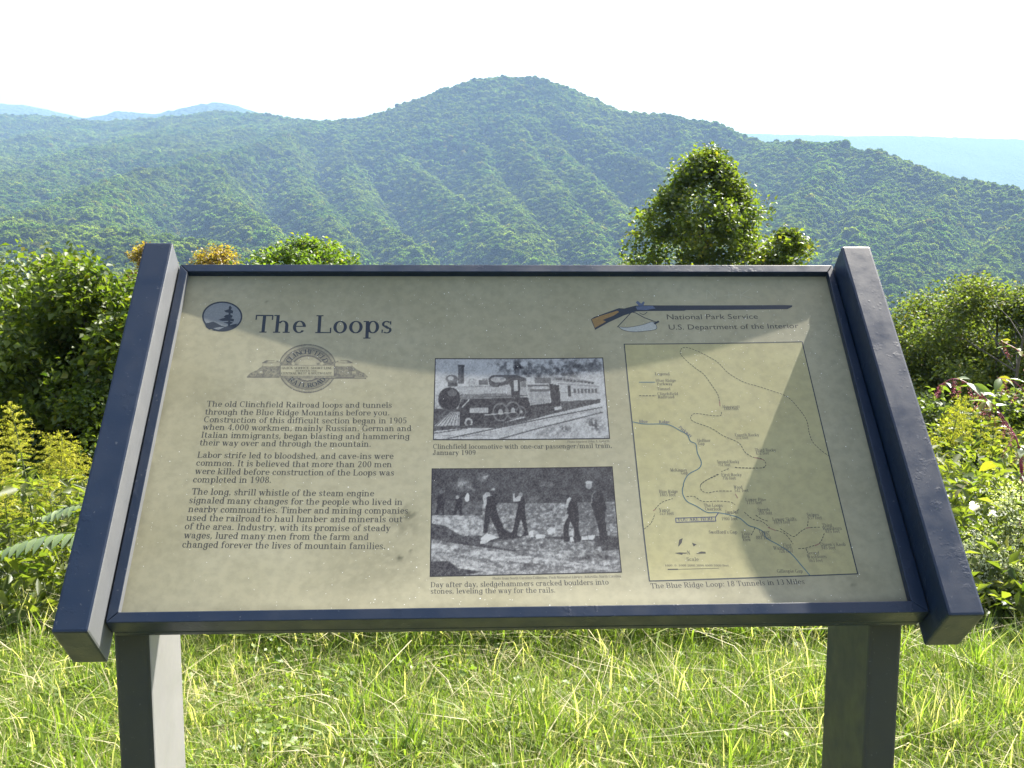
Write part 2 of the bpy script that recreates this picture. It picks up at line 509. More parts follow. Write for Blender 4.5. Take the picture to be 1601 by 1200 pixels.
# ================================================================== plants
BARK = plain_material('bark', (0.045, 0.038, 0.030), (0.11, 0.095, 0.08), 14, 0.95, 0.6)
STEM_G = plain_material('green stem', (0.07, 0.10, 0.03), (0.12, 0.14, 0.05), 30, 0.7)
STEM_M = plain_material('magenta stem', (0.22, 0.03, 0.07), (0.34, 0.06, 0.12), 30, 0.5)
STEM_B = plain_material('brown stem', (0.10, 0.06, 0.03), (0.17, 0.12, 0.06), 30, 0.8)
LEAF_MAPLE = leaf_material('maple leaf', (0.034, 0.062, 0.011), (0.118, 0.148, 0.022), (0.20, 0.18, 0.028), 0.45, 0.035, 0.4)
LEAF_TULIP = leaf_material('poplar leaf', (0.038, 0.064, 0.014), (0.125, 0.148, 0.025), (0.20, 0.17, 0.028), 0.55, 0.055, 0.35)
LEAF_BRIGHT = leaf_material('bright shrub leaf', (0.050, 0.090, 0.014), (0.12, 0.165, 0.024), (0.20, 0.19, 0.03), 0.5, 0.05, 0.4)
LEAF_ORANGE = leaf_material('turning leaf', (0.14, 0.11, 0.025), (0.28, 0.19, 0.04), (0.28, 0.11, 0.03), 0.5, 0.06, 0.4)
LEAF_LOCUST = leaf_material('small pale leaf', (0.056, 0.080, 0.024), (0.128, 0.148, 0.040), (0.22, 0.17, 0.035), 0.5, 0.04, 0.4)
LEAF_WEED = leaf_material('weed leaf', (0.050, 0.076, 0.018), (0.158, 0.172, 0.038), (0.26, 0.24, 0.09), 0.55, 0.04, 0.4)
LEAF_BROAD = leaf_material('broad leaf', (0.040, 0.085, 0.020), (0.125, 0.165, 0.034), (0.20, 0.175, 0.03), 0.5, 0.12, 0.35)
LEAF_PALE = leaf_material('pale frond leaflet', (0.13, 0.19, 0.07), (0.20, 0.26, 0.11), None, 0.35, 0.16, 0.35)
FLOWER_Y = leaf_material('goldenrod flower', (0.24, 0.25, 0.04), (0.40, 0.36, 0.06), None, 0.35, 0.02, 0.6)
FLOWER_W = leaf_material('white flower', (0.40, 0.40, 0.33), (0.68, 0.68, 0.58), None, 0.3, 0.02, 0.6)
BERRY = leaf_material('pink berry spike', (0.30, 0.05, 0.10), (0.50, 0.14, 0.20), None, 0.25, 0.08, 0.4)
GRASS = leaf_material('grass blade', (0.080, 0.140, 0.026), (0.215, 0.270, 0.062), (0.50, 0.45, 0.29), 0.50, 0.035, 0.4, (1.3, 1.5, 0.5))

def rand_frames(n, up=0.35, droop=0.0):
    """random leaf axes: along, across, normal"""
    nrm = rng.normal(0, 1, (n, 3)); nrm[:, 2] = np.abs(nrm[:, 2]) + up
    nrm /= np.linalg.norm(nrm, axis=1)[:, None]
    a = rng.normal(0, 1, (n, 3)); a[:, 2] -= droop
    a -= (a * nrm).sum(1)[:, None] * nrm
    a /= np.linalg.norm(a, axis=1)[:, None]
    return a, np.cross(nrm, a), nrm

def leaf_cloud(cen, size, asp=0.6, up=0.5, droop=0.5, tint=None, fold=0.25):
    """pointed, folded leaves: base, two sides, tip"""
    n = len(cen)
    size = np.broadcast_to(size, (n,))[:, None]
    a, b, c = rand_frames(n, up, droop)
    v = np.empty((n, 4, 3))
    v[:, 0] = cen
    v[:, 1] = cen + a * size * 0.45 + b * size * asp * 0.5 + c * size * fold * 0.5
    v[:, 2] = cen + a * size - c * size * fold * 0.3
    v[:, 3] = cen + a * size * 0.45 - b * size * asp * 0.5 + c * size * fold * 0.5
    base = np.arange(n)[:, None] * 4
    t = np.concatenate([base + [0, 1, 2], base + [0, 2, 3]])
    if tint is None: tint = rng.random(n)
    return v.reshape(-1, 3), t, np.repeat(tint, 4)

def make_tree(name, label, cat, px, py_top, Y, width, height, mat, leaf, nclump, nleaf, shape='round', group=None, trunk_r=0.12, dens=1.0, clump_r=0.42, tint_mu=0.45, seed=1, stems=1, bulge=None):
    """tree whose crown top shows at a pixel; crown width/height in metres; the trunk goes down to the slope"""
    st_ = np.random.default_rng(seed)
    top = at(px, py_top, Y)
    gx, gy = top[0], Y
    g0 = float(gz(gx, gy))
    root = tag(empty(name, (gx, gy, g0)), label, cat, group)
    H = top[2] - g0
    cb = H - height                                # crown base above the root
    # clump centres in the crown's envelope
    cl = []
    while len(cl) < nclump:
        t = st_.random()
        ang = st_.uniform(0, 2 * math.pi); rad = st_.random() ** 0.45
        if shape == 'cone': w = (1 - t) ** 0.66 * min(1, 0.45 + t * 4)
        elif shape == 'dome': w = math.sqrt(max(0, 1 - t ** 2))
        else: w = math.sqrt(max(0.0, 1 - (2 * t - 1) ** 2)) ** 0.8
        w *= 0.58 + 0.84 * fbm(math.cos(ang) * 1.6 + seed, math.sin(ang) * 1.6 + t * 5, seed, 2)
        cl.append((math.cos(ang) * rad * w * width / 2, math.sin(ang) * rad * w * width / 2, cb + t * (height - clump_r * 0.8), rad))
    cl = np.array(cl)
    if bulge is not None:
        cl[:, 0] += bulge * (1 - (cl[:, 2] - cb) / height)
    # leaves
    C = []; T = []
    for x, y, z, rad in cl:
        k = int(nleaf * st_.uniform(0.6, 1.4))
        cr = clump_r * st_.uniform(0.65, 1.3)
        d = st_.normal(0, 1, (k, 3)); d /= np.linalg.norm(d, axis=1)[:, None]
        rr_ = cr * st_.random(k) ** 0.5
        p = np.array([x, y, z]) + d * rr_[:, None] * (1, 1, 0.75)
        C.append(p)
        T.append(np.clip(st_.normal(tint_mu, 0.20, k) + st_.normal(0, 0.10) , 0, 1))
    C = np.concatenate(C); T = np.concatenate(T)
    v, t, a = leaf_cloud(C, st_.uniform(leaf * 0.65, leaf * 1.25, len(C)), 0.68, 0.6, 0.5, T)
    link('crown', tri_mesh('crown', v, t, mat, {'tint': a}), root)
    # trunk and limbs
    mb = MB()
    ends = cl[st_.permutation(len(cl))[:max(12, min(40, len(cl) // 3))]]
    for s in range(stems):
        ox, oy = (st_.normal(0, 0.25, 2) if stems > 1 else (0, 0))
        zz = np.linspace(-0.3, H - height * 0.18, 9)
        wob = np.cumsum(st_.normal(0, 0.05, (9, 2)), 0) * (H / 8)
        spread = np.linspace(0, 1, 9)[:, None] * np.array([ox, oy]) * width * 0.55
        tr = np.column_stack([wob + spread + np.linspace(0, 1, 9)[:, None] * 0 + (ox, oy), zz])
        if bulge is not None: tr[:, 0] += 0
        mb.tube(tr, np.linspace(trunk_r, trunk_r * 0.22, 9), 7)
        for e in ends[s::stems]:
            i = int(np.clip(np.searchsorted(zz, e[2] - height * 0.22 * (0.5 + e[3])), 1, 8))
            b0 = tr[i]
            midp = b0 * 0.45 + e[:3] * 0.55 + (0, 0, 0.10 * height * 0.3)
            r0 = trunk_r * 0.36 * (1 - 0.5 * i / 8)
            mb.tube(np.array([b0, midp, e[:3]]), [r0, r0 * 0.55, r0 * 0.2], 5)
    mb.build('trunk', BARK, root, True)
    return root

G_TREE = 'trees below the overlook'
make_tree('maple_tree', 'dense dark green maple crown at the left picture edge, above the goldenrods', 'tree', 38, 380, 13.5, 4.6, 4.6, LEAF_MAPLE, 0.095, 190, 220, 'round', G_TREE, 0.14, clump_r=0.42, tint_mu=0.50, seed=11)
make_tree('maple_tree', 'rounded green maple standing close behind the left end rail of the sign', 'tree', 136, 388, 12.4, 2.5, 4.0, LEAF_MAPLE, 0.090, 120, 220, 'round', G_TREE, 0.11, clump_r=0.38, tint_mu=0.50, seed=12)
make_tree('maple_tree', 'lower green maple filling the gap between the taller maple and the left rail', 'tree', 215, 416, 13.0, 2.3, 3.6, LEAF_MAPLE, 0.090, 100, 210, 'round', G_TREE, 0.10, clump_r=0.38, tint_mu=0.48, seed=13)
make_tree('turning_tree', 'small orange leaved treetop peeping over the frame beside the bright green bush', 'tree', 338, 374, 34, 2.3, 2.8, LEAF_ORANGE, 0.10, 60, 120, 'dome', G_TREE, 0.12, clump_r=0.36, tint_mu=0.5, seed=14)
make_tree('turning_tree', 'narrow brownish orange treetop just left of the left rail top', 'tree', 228, 370, 34, 1.1, 2.6, LEAF_ORANGE, 0.10, 40, 120, 'dome', G_TREE, 0.03, clump_r=0.32, tint_mu=0.6, seed=15)
make_tree('leafy_bush', 'bright yellow green bush rising behind the top edge of the frame', 'bush', 478, 362, 20, 3.1, 1.9, LEAF_BRIGHT, 0.085, 120, 110, 'dome', G_TREE, 0.09, clump_r=0.26, tint_mu=0.55, seed=16)
make_tree('poplar_tree', 'tall pointed green tree standing against the mountain above the sign', 'tree', 1112, 216, 26, 6.0, 5.4, LEAF_TULIP, 0.115, 300, 110, 'cone', G_TREE, 0.16, clump_r=0.40, tint_mu=0.47, seed=17)
make_tree('poplar_tree', 'low green treetop at the foot of the tall pointed tree', 'tree', 1230, 352, 25, 2.1, 2.4, LEAF_TULIP, 0.115, 70, 90, 'dome', G_TREE, 0.08, clump_r=0.28, tint_mu=0.55, seed=18)
make_tree('locust_tree', 'airy yellow green small tree with several thin stems right of the sign', 'tree', 1545, 414, 14.5, 2.7, 3.4, LEAF_LOCUST, 0.056, 190, 210, 'round', G_TREE, 0.055, clump_r=0.34, tint_mu=0.5, seed=19, stems=4)
make_tree('locust_tree', 'shorter airy green tree touching the right rail of the sign', 'tree', 1462, 446, 15.5, 2.0, 3.1, LEAF_LOCUST, 0.056, 140, 200, 'round', G_TREE, 0.045, clump_r=0.32, tint_mu=0.5, seed=20, stems=3)
make_tree('locust_tree', 'airy tree cut by the right picture edge', 'tree', 1640, 425, 14.0, 2.2, 3.3, LEAF_LOCUST, 0.056, 120, 200, 'round', G_TREE, 0.05, clump_r=0.34, tint_mu=0.5, seed=21, stems=3)
# low dark brush on the bank below the trees
def brush(name, label, px, py, Y, w, h, mat, leaf, nc, nl, seed, tint=0.35):
    return make_tree(name, label, 'bush', px, py, Y, w, h, mat, leaf, nc, nl, 'dome', 'brush on the bank', 0.03, clump_r=0.26, tint_mu=tint, seed=seed, stems=3)
brush('leafy_bush', 'shaded dark green bush under the maple crowns at the left picture edge', 30, 600, 12.2, 2.8, 1.9, LEAF_MAPLE, 0.07, 90, 150, 31, 0.3)
brush('leafy_bush', 'shaded dark green bush under the maples beside the left rail', 165, 585, 11.4, 2.4, 1.9, LEAF_MAPLE, 0.07, 80, 150, 32, 0.3)
brush('leafy_bush', 'green bush at the feet of the airy trees right of the sign', 1470, 600, 9.5, 1.8, 1.4, LEAF_LOCUST, 0.06, 70, 130, 33, 0.4)
brush('leafy_bush', 'green bush behind the pokeweed at the right picture edge', 1585, 590, 9.0, 1.8, 1.4, LEAF_WEED, 0.06, 70, 130, 34, 0.4)

# ---- undergrowth: the uncountable leafy mass on the bank
def undergrowth():
    n = 52000
    n = 60000
    x = rng.uniform(-4.2, 4.2, n); y = 3.9 - 0.25 * np.clip((np.abs(x) - 1.0) / 0.4, 0, 1) + rng.random(n) ** 1.25 * 4.2
    side = np.clip((np.abs(x) - 0.6) / 1.0, 0, 1)
    hmax = (0.16 + 0.46 * side + 0.16 * np.clip((x - 1.1) / 0.5, 0, 1)) * (0.55 + 0.9 * fbm(x * 1.1, y * 1.1, 91)) * np.clip((y - 3.5) / 0.8, 0.25, 1)
    z = gz(x, y) + hmax * rng.random(n) ** 0.55
    tint = np.clip(rng.normal(0.46, 0.2, n) + 0.3 * (fbm(x * 0.8, y * 0.8, 97) - 0.5), 0, 1)
    sz = rng.uniform(0.025, 0.075, n) * np.where(rng.random(n) < 0.12, 1.6, 1)
    v, t, a = leaf_cloud(np.column_stack([x, y, z]), sz, 0.42, 0.5, 0.3, tint)
    o = link('undergrowth', tri_mesh('undergrowth', v, t, LEAF_WEED, {'tint': a}))
    tag(o, 'tangled green weeds covering the bank behind the lawn', 'undergrowth', kind='stuff')
undergrowth()

# ---- grass
def grass():
    parts = []
    def blades(n, x0, x1, y0, y1, h0, h1, wid, straw, lean, seed, patchy=0.0):
        s = np.random.default_rng(seed)
        # tufts: blades gather round random centres
        m = n // 9
        cx = s.uniform(x0, x1, m); cy = s.uniform(y0, y1, m)
        if patchy:                      # taller tufts only in some patches
            ok = fbm(cx * 2.4, cy * 2.4, 44) > patchy
            cx, cy = cx[ok], cy[ok]; m = len(cx); n = m * 9
        k = s.integers(0, m, n)
        x = cx[k] + s.normal(0, 0.022, n); y = cy[k] + s.normal(0, 0.022, n)
        dens = fbm(x * 1.6, y * 1.6, 55)
        h = s.uniform(h0, h1, n) * (0.35 + 1.35 * dens)
        az_ = s.uniform(0, 2 * math.pi, n); ln = np.abs(s.normal(0, lean, n)) + 0.15
        dx, dy = np.cos(az_) * ln, np.sin(az_) * ln
        z = gz(x, y) - 0.005
        tw = az_ + s.uniform(0.8, 2.2, n)
        wx, wy = np.cos(tw) * wid * 0.5 * s.uniform(0.6, 1.4, n), np.sin(tw) * wid * 0.5 * s.uniform(0.6, 1.4, n)
        v = np.empty((n, 5, 3))
        for i, (f, ww) in enumerate([(0, 1), (0, -1), (0.55, 0.85), (0.55, -0.85), (1.0, 0)]):
            bend = f ** 1.8
            v[:, i, 0] = x + dx * h * bend + wx * ww
            v[:, i, 1] = y + dy * h * bend + wy * ww
            v[:, i, 2] = z + h * f * (1 - 0.35 * np.clip(ln, 0, 1.4) * f)
        b = np.arange(n)[:, None] * 5
        t = np.concatenate([b + [0, 1, 3], b + [0, 3, 2], b + [2, 3, 4]])
        dry = s.random(n) < straw * (0.5 + 1.2 * fbm(x * 2.2 + 9, y * 2.2, 66))
        tint = np.where(dry, 1.0, np.clip(s.normal(0.48, 0.2, n), 0, 0.84))
        parts.append((v.reshape(-1, 3), t, np.repeat(tint, 5)))
    blades(60000, -2.4, 2.4, 2.3, 4.0, 0.03, 0.07, 0.0040, 0.75, 1.6, 8)
    blades(165000, -2.4, 2.4, 2.3, 4.0, 0.04, 0.11, 0.0040, 0.14, 0.7, 1)
    blades(22000, -2.6, 2.6, 2.2, 4.0, 0.08, 0.20, 0.0050, 0.12, 0.6, 2, 0.55)
    blades(2600, -2.4, 2.4, 2.3, 4.0, 0.10, 0.22, 0.0036, 0.95, 1.2, 9)
    blades(11000, -1.35, 1.35, 3.55, 4.7, 0.12, 0.32, 0.0065, 0.22, 0.7, 3)
    blades(2500, -3.4, 3.4, 3.6, 4.1, 0.12, 0.30, 0.0060, 0.30, 0.7, 7)
    blades(30000, -4.5, 4.5, -1.5, 2.2, 0.05, 0.12, 0.0060, 0.22, 0.7, 4)
    blades(9000, -4.5, -2.6, 2.2, 4.3, 0.05, 0.13, 0.0060, 0.22, 0.7, 5)
    blades(9000, 2.6, 4.5, 2.2, 4.3, 0.05, 0.13, 0.0060, 0.22, 0.7, 6)
    # clover and small broad weeds in the turf
    n = 9000
    cx = rng.uniform(-2.4, 2.4, 260); cy = rng.uniform(2.3, 4.0, 260); k = rng.integers(0, 260, n)
    x = cx[k] + rng.normal(0, 0.06, n); y = cy[k] + rng.normal(0, 0.06, n)
    v, t, a = leaf_cloud(np.column_stack([x, y, gz(x, y) + rng.uniform(0.01, 0.07, n)]), rng.uniform(0.012, 0.03, n), 0.8, 1.2, 0.0, np.clip(rng.normal(0.45, 0.2, n), 0, 0.8))
    parts.append((v, t, a))
    V = []; T = []; A = []; k = 0
    for v, t, a in parts:
        V.append(v); T.append(t + k); A.append(a); k += len(v)
    o = link('grass', tri_mesh('grass', np.concatenate(V), np.concatenate(T), GRASS, {'tint': np.concatenate(A)}))
    tag(o, 'sunlit green and straw coloured lawn grass around the sign legs', 'grass', kind='stuff')
grass()

# ---- goldenrod
def goldenrod_proto(seed, h):
    s = np.random.default_rng(seed)
    root = empty('goldenrod')
    zz = np.linspace(0, h, 10)
    lean = s.normal(0, 0.025, 2)
    st_ = np.column_stack([lean[0] * (zz / h) ** 2 * h, lean[1] * (zz / h) ** 2 * h, zz])
    mb = MB(); mb.tube(st_, np.linspace(0.005, 0.0018, 10), 5); mb.build('stem', STEM_G, root, True)
    lv = MB()
    for i in range(60):
        f = s.uniform(0.12, 0.86); p = np.array([np.interp(f * h, zz, st_[:, 0]), np.interp(f * h, zz, st_[:, 1]), f * h])
        a = s.uniform(0, 2 * math.pi); L = 0.11 * (1.15 - 0.6 * f) * s.uniform(0.7, 1.2); d = np.array([math.cos(a), math.sin(a), s.uniform(-0.1, 0.6)]); d /= np.linalg.norm(d)
        sd = np.array([-math.sin(a), math.cos(a), 0]) * L * 0.085
        m_ = p + d * L * 0.5; tip = p + d * L - (0, 0, L * 0.28)
        lv.add([p, m_ + sd, tip, m_ - sd], [(0, 1, 2), (0, 2, 3)], float(np.clip(s.normal(0.5, 0.2), 0, 0.85)))
    o = lv.build('foliage', LEAF_WEED, root)
    pl = MB()
    top = st_[-1]
    for i in range(26):
        f = i / 25
        z0 = h * (0.78 + 0.22 * f); b0 = np.array([np.interp(z0, zz, st_[:, 0]), np.interp(z0, zz, st_[:, 1]), z0])
        a = i * 2.4 + s.normal(0, 0.3); L = (0.085 * (1 - f) ** 0.7 + 0.030) * s.uniform(0.8, 1.2)
        q = np.linspace(0, 1, 6)
        br = b0 + np.column_stack([np.cos(a) * L * q, np.sin(a) * L * q, L * (0.9 * q - 0.7 * q ** 2.2)])
        pl.tube(br[[0, 3, 5]], [0.0012, 0.0009, 0.0006], 3, 0.1)
        for k in range(int(10 + 60 * L / 0.1)):
            c = br[0] + 0; u = s.uniform(0.15, 1); c = np.array([np.interp(u, q, br[:, j]) for j in range(3)]) + s.normal(0, 0.0035, 3) + (0, 0, 0.004)
            r_ = s.uniform(0.0022, 0.0042)
            w = s.normal(0, 1, (3, 3)); w /= np.linalg.norm(w, axis=1)[:, None]
            pl.add(np.vstack([c + w[0] * r_ * 1.5, c + w[1] * r_ * 1.5, c + w[2] * r_ * 1.5]), [(0, 1, 2)], float(np.clip(s.normal(0.55, 0.3), 0, 1)))
    pl.build('flower_plume', FLOWER_Y, root)
    return root
PROTO_H = [0.95, 0.85, 1.05]
protos = [goldenrod_proto(s_, h_) for s_, h_ in zip((3, 5, 9), PROTO_H)]
used = [False] * 3
def put_goldenrod(k, px, py, Y, label, group):
    t = at(px, py, Y)
    o = protos[k] if not used[k] else copy_tree(protos[k])
    used[k] = True
    g0 = float(gz(t[0], Y))
    sc_ = max(0.35, (t[2] - g0) / PROTO_H[k])
    o.location = (t[0], Y, g0 - 0.01); o.rotation_euler = (rng.normal(0, 0.02), rng.normal(0, 0.02), rng.uniform(0, 6.28)); o.scale = (sc_ ** 0.4, sc_ ** 0.4, sc_)
    tag(o, label, 'wildflower', group)
put_goldenrod(0, 46, 628, 4.7, 'tallest yellow goldenrod plume in the clump left of the sign', 'goldenrods left of the sign')
put_goldenrod(1, 110, 672, 4.6, 'yellow goldenrod with its plume nearest the left rail', 'goldenrods left of the sign')
put_goldenrod(2, 20, 668, 4.9, 'yellow goldenrod close beside the tallest plume, at the picture edge', 'goldenrods left of the sign')
LOW = [
 (84, 700, 4.5, 'low goldenrod midway between the tallest plume and the left rail'),
 (6, 715, 4.5, 'low goldenrod cut by the left picture edge under the taller ones'),
 (116, 722, 4.7, 'low goldenrod tucked against the left rail under the taller plume'),
 (88, 745, 4.35, 'short goldenrod just above the middle of the long pale frond'),
 (66, 680, 4.8, 'goldenrod plume in the gap right of the tallest one'),
 (-6, 680, 4.7, 'goldenrod plume half outside the left picture edge'),
 (14, 770, 4.1, 'short goldenrod at the left picture edge level with the long pale frond'),
 (100, 695, 4.9, 'goldenrod behind the plume nearest the left rail'),
]
for i, (px, py, Y, lb) in enumerate(LOW):
    put_goldenrod((i + 1) % 3, px, py, Y, lb, 'goldenrods left of the sign')
RIGHT = [
 (1478, 632, 5.6, 'thin pale goldenrod nearest the right rail, under the arching pokeweed'),
 (1516, 618, 5.8, 'taller pale goldenrod below the airy trees right of the sign'),
 (1556, 652, 5.4, 'pale goldenrod crossed by the magenta pokeweed stem'),
 (1452, 672, 5.4, 'short pale goldenrod half hidden by the right rail'),
]
for i, (px, py, Y, lb) in enumerate(RIGHT):
    put_goldenrod(i % 3, px, py, Y, lb, 'goldenrods right of the sign')

# ---- single large leaves
def blade_mesh(name, mat, w=0.75, heart=True, tint=0.5, n=6):
    """one unit-long leaf with a midrib fold, curling at the tip"""
    q = np.linspace(0, 1, n + 1)
    half = np.sin(np.clip(q, 0, 1) ** (0.62 if heart else 0.85) * math.pi) * w * 0.5
    zc = -0.22 * q ** 2
    v = [(0, qq, z) for qq, z in zip(q, zc)]
    v += [(h, qq - (0.10 * w if heart and i == 1 else 0), z + h * 0.32) for i, (h, qq, z) in enumerate(zip(half, q, zc))]
    v += [(-h, qq - (0.10 * w if heart and i == 1 else 0), z + h * 0.32) for i, (h, qq, z) in enumerate(zip(half, q, zc))]
    t = []
    m = n + 1
    for i in range(n):
        t += [(i, m + i, m + i + 1), (i, m + i + 1, i + 1), (i, i + 1, 2 * m + i + 1), (i, 2 * m + i + 1, 2 * m + i)]
    return tri_mesh(name, v, t, mat, {'tint': np.full(3 * m, tint) + np.concatenate([np.zeros(m), np.full(2 * m, 0.04)])}, True)
BROAD = [blade_mesh('leaf', LEAF_BROAD, w_, True, t_) for w_, t_ in ((0.78, 0.3), (0.85, 0.5), (0.7, 0.62), (0.8, 0.75), (0.75, 0.97))]
SLIM = [blade_mesh('leaf', LEAF_BROAD, w_, False, t_) for w_, t_ in ((0.40, 0.55), (0.42, 0.75), (0.38, 0.97))]
LEAFLET = [blade_mesh('leaf', LEAF_PALE, w_, False, t_) for w_, t_ in ((0.36, 0.2), (0.34, 0.6))]

def put_leaf(me, parent, pos, along, size, roll=0.0):
    d = Vector(along).normalized()
    up = Vector((0, 0, 1)) if abs(d.z) < 0.95 else Vector((1, 0, 0))
    x = d.cross(up).normalized(); z = x.cross(d)
    M = Matrix((x, d, z)).transposed().to_4x4()
    M = Matrix.Translation(Vector(pos)) @ M @ Matrix.Rotation(roll, 4, 'Y') @ Matrix.Scale(size, 4)
    o = link('leaf', me, parent)
    o.matrix_local = M
    return o

def broad_plant(px, py, Y, n, size, label, seed, pick=(0, 1, 2, 3), spread=0.26):
    """herb of big heart-shaped leaves; its highest leaf shows at the pixel"""
    s = np.random.default_rng(seed)
    t = at(px, py, Y); g0 = float(gz(t[0], Y)); h = max(0.15, t[2] - g0)
    root = tag(empty('broad_leaf_plant', (t[0], Y, g0)), label, 'plant', 'broad leaved weeds at the lawn edge')
    mb = MB()
    for i in range(n):
        a = s.uniform(0, 2 * math.pi); r = spread * s.uniform(0.15, 1); z = h * s.uniform(0.25, 1) * (1 - 0.3 * r / spread)
        e = np.array([math.cos(a) * r, math.sin(a) * r, z])
        mb.tube(np.array([(e[0] * 0.1, e[1] * 0.1, -0.02), (e[0] * 0.45, e[1] * 0.45, z * 0.6), e]), [0.004, 0.003, 0.002], 4)
        put_leaf(BROAD[pick[s.integers(0, len(pick))]], root, e, (math.cos(a + s.normal(0, 0.7)), math.sin(a + s.normal(0, 0.7)), s.uniform(-0.5, 0.35)), size * s.uniform(0.7, 1.3), s.normal(0, 0.5))
    mb.build('stem', STEM_G, root, True)
BP = [
 (1505, 815, 4.3, 16, 0.14, 'plant with yellow green lobed leaves between the two white flower clumps', (1, 2, 3, 3)),
 (1580, 900, 3.95, 18, 0.14, 'glossy broad leaved plant at the right picture edge below the white flowers', (0, 1, 3, 4)),
 (1548, 955, 3.8, 14, 0.12, 'dark glossy plant beside the lower end of the right rail', (0, 0, 1, 2)),
 (1590, 690, 4.6, 18, 0.12, 'yellow leaved vine under the pink pokeweed stems', (2, 3, 4, 4)),
 (1470, 735, 4.8, 20, 0.115, 'sunlit leafy vine just right of the right rail, halfway up', (1, 2, 3)),
 (1505, 775, 4.55, 18, 0.12, 'leafy vine above the upper white flower clump', (0, 1, 2, 3)),
 (1555, 735, 4.7, 18, 0.115, 'mixed green and yellow vine between the pokeweed and the white flowers', (1, 2, 3, 4)),
 (1430, 985, 4.1, 8, 0.08, 'small leafy weed showing under the lower end of the right rail', (1, 2)),
 (420, 985, 4.05, 12, 0.095, 'leafy weed under the bottom edge of the frame near the left leg', (0, 1, 2, 3)),
 (340, 990, 3.95, 10, 0.085, 'low weed with greyish leaves just right of the left leg', (1, 2)),
 (560, 988, 4.15, 11, 0.09, 'leafy weed under the bottom edge of the frame, left of its middle', (0, 1, 2)),
 (935, 985, 4.05, 6, 0.09, 'small pale weed under the middle of the bottom frame edge', (2, 3)),
 (60, 935, 4.0, 14, 0.075, 'dark leafy weed at the left picture edge beneath the pale frond', (0, 0, 1)),
 (30, 985, 3.85, 12, 0.07, 'low leafy weed at the lawn edge left of the left rail end', (0, 1, 2)),
 (90, 890, 4.2, 12, 0.08, 'leafy weed close against the left rail beneath the pale frond', (0, 1, 1, 2)),
]
for i, (px, py, Y, n, sz, lb, pk) in enumerate(BP):
    broad_plant(px, py, Y, n, sz, lb, 200 + i, pk)

# ---- pale feathery frond on the left
def frond_plant(name, label, px, py, Y, heading, L, npair, leaflet, seed):
    s = np.random.default_rng(seed)
    t = at(px, py, Y); g0 = float(gz(t[0] , Y + 0.1))
    root = tag(empty(name, (t[0], Y + 0.05, g0)), label, 'plant')
    h = t[2] - g0
    mb = MB()
    stalk = np.array([(0.02, 0, -0.02), (0.01, 0, h * 0.6), (0, -0.01, h)])
    mb.tube(stalk, [0.006, 0.005, 0.003], 5)
    q = np.linspace(0, 1, 12)
    hd = np.array([math.cos(heading), math.sin(heading), 0]); sd = np.array([-hd[1], hd[0], 0])
    rachis = stalk[-1] + hd * L * q[:, None] + np.array([0, 0, 1]) * (0.10 * L * q - 0.32 * L * q ** 2)[:, None]
    mb.tube(rachis, np.linspace(0.0025, 0.001, 12), 4)
    mb.build('stem', STEM_G, root, True)
    for i in range(npair):
        f = (i + 0.6) / npair
        p = np.array([np.interp(f, q, rachis[:, j]) for j in range(3)])
        for sg in (-1, 1):
            d = sd * sg + hd * 0.35 + (0, 0, -0.35 + s.normal(0, 0.06))
            put_leaf(LEAFLET[i % 2], root, p, d, leaflet * (1 - 0.45 * abs(f - 0.4)) * s.uniform(0.9, 1.1), s.normal(0, 0.12))
frond_plant('sumac_sapling', 'pale green feathery frond reaching across the weeds from the left rail', 128, 838, 3.75, math.radians(188), 0.33, 11, 0.085, 401)
frond_plant('sumac_sapling', 'smaller pale feathery frond above the long one, tucked against the left rail', 132, 792, 4.1, math.radians(200), 0.16, 8, 0.07, 402)

# ---- pokeweed with pink spikes
def pokeweed(label, base_px, Y, arcs, seed):
    s = np.random.default_rng(seed)
    b = at(base_px, 800, Y); g0 = float(gz(b[0], Y))
    root = tag(empty('pokeweed', (b[0], Y, g0)), label, 'plant', 'pokeweeds right of the sign')
    O = np.array([b[0], Y, g0])
    mb = MB()
    for arc in arcs:
        pts = smooth3([np.array([0, 0, -0.02])] + [at(px, py, Y + dy) - O for px, py, dy in arc])
        mb.tube(pts, np.linspace(0.0042, 0.0014, len(pts)), 6)
        n = len(pts)
        for i in range(int(n * 0.3), n):
            p = pts[i]
            if s.random() < 0.72:
                a = s.uniform(0, 2 * math.pi)
                put_leaf(SLIM[s.integers(0, 3)], root, p, (math.cos(a), math.sin(a), s.uniform(-0.5, 0.4)), s.uniform(0.05, 0.095), s.normal(0, 0.5))
            if s.random() < 0.6:
                a = s.uniform(0, 2 * math.pi); L = s.uniform(0.06, 0.10); bm = MB()
                e = p + np.array([math.cos(a) * L * 0.5, math.sin(a) * L * 0.3, -L * 0.9])
                bm.tube(np.array([p, (p + e) / 2 + (0, 0, 0.01), e]), [0.0014, 0.0012, 0.0008], 3, 0.2)
                for k in range(34):
                    f = s.uniform(0.12, 1); c = p * (1 - f) + e * f + s.normal(0, 0.0045, 3)
                    w = s.normal(0, 1, (4, 3)); w /= np.linalg.norm(w, axis=1)[:, None]
                    bm.add(c + w * 0.0036, [(0, 1, 2), (0, 2, 3), (0, 3, 1), (1, 3, 2)], float(s.random()))
                bm.build('berry_spike', BERRY, root)
    mb.build('stem', STEM_M, root, True)
def smooth3(P, n=6):
    P = np.array(P, float); P = np.vstack([2 * P[0] - P[1], P, 2 * P[-1] - P[-2]]); out = []
    for i in range(1, len(P) - 2):
        for t in np.linspace(0, 1, n, endpoint=False):
            a, b, c, d = P[i - 1:i + 3]
            out.append(0.5 * ((2 * b) + (-a + c) * t + (2 * a - 5 * b + 4 * c - d) * t * t + (-a + 3 * b - 3 * c + d) * t ** 3))
    out.append(P[-2]); return np.array(out)
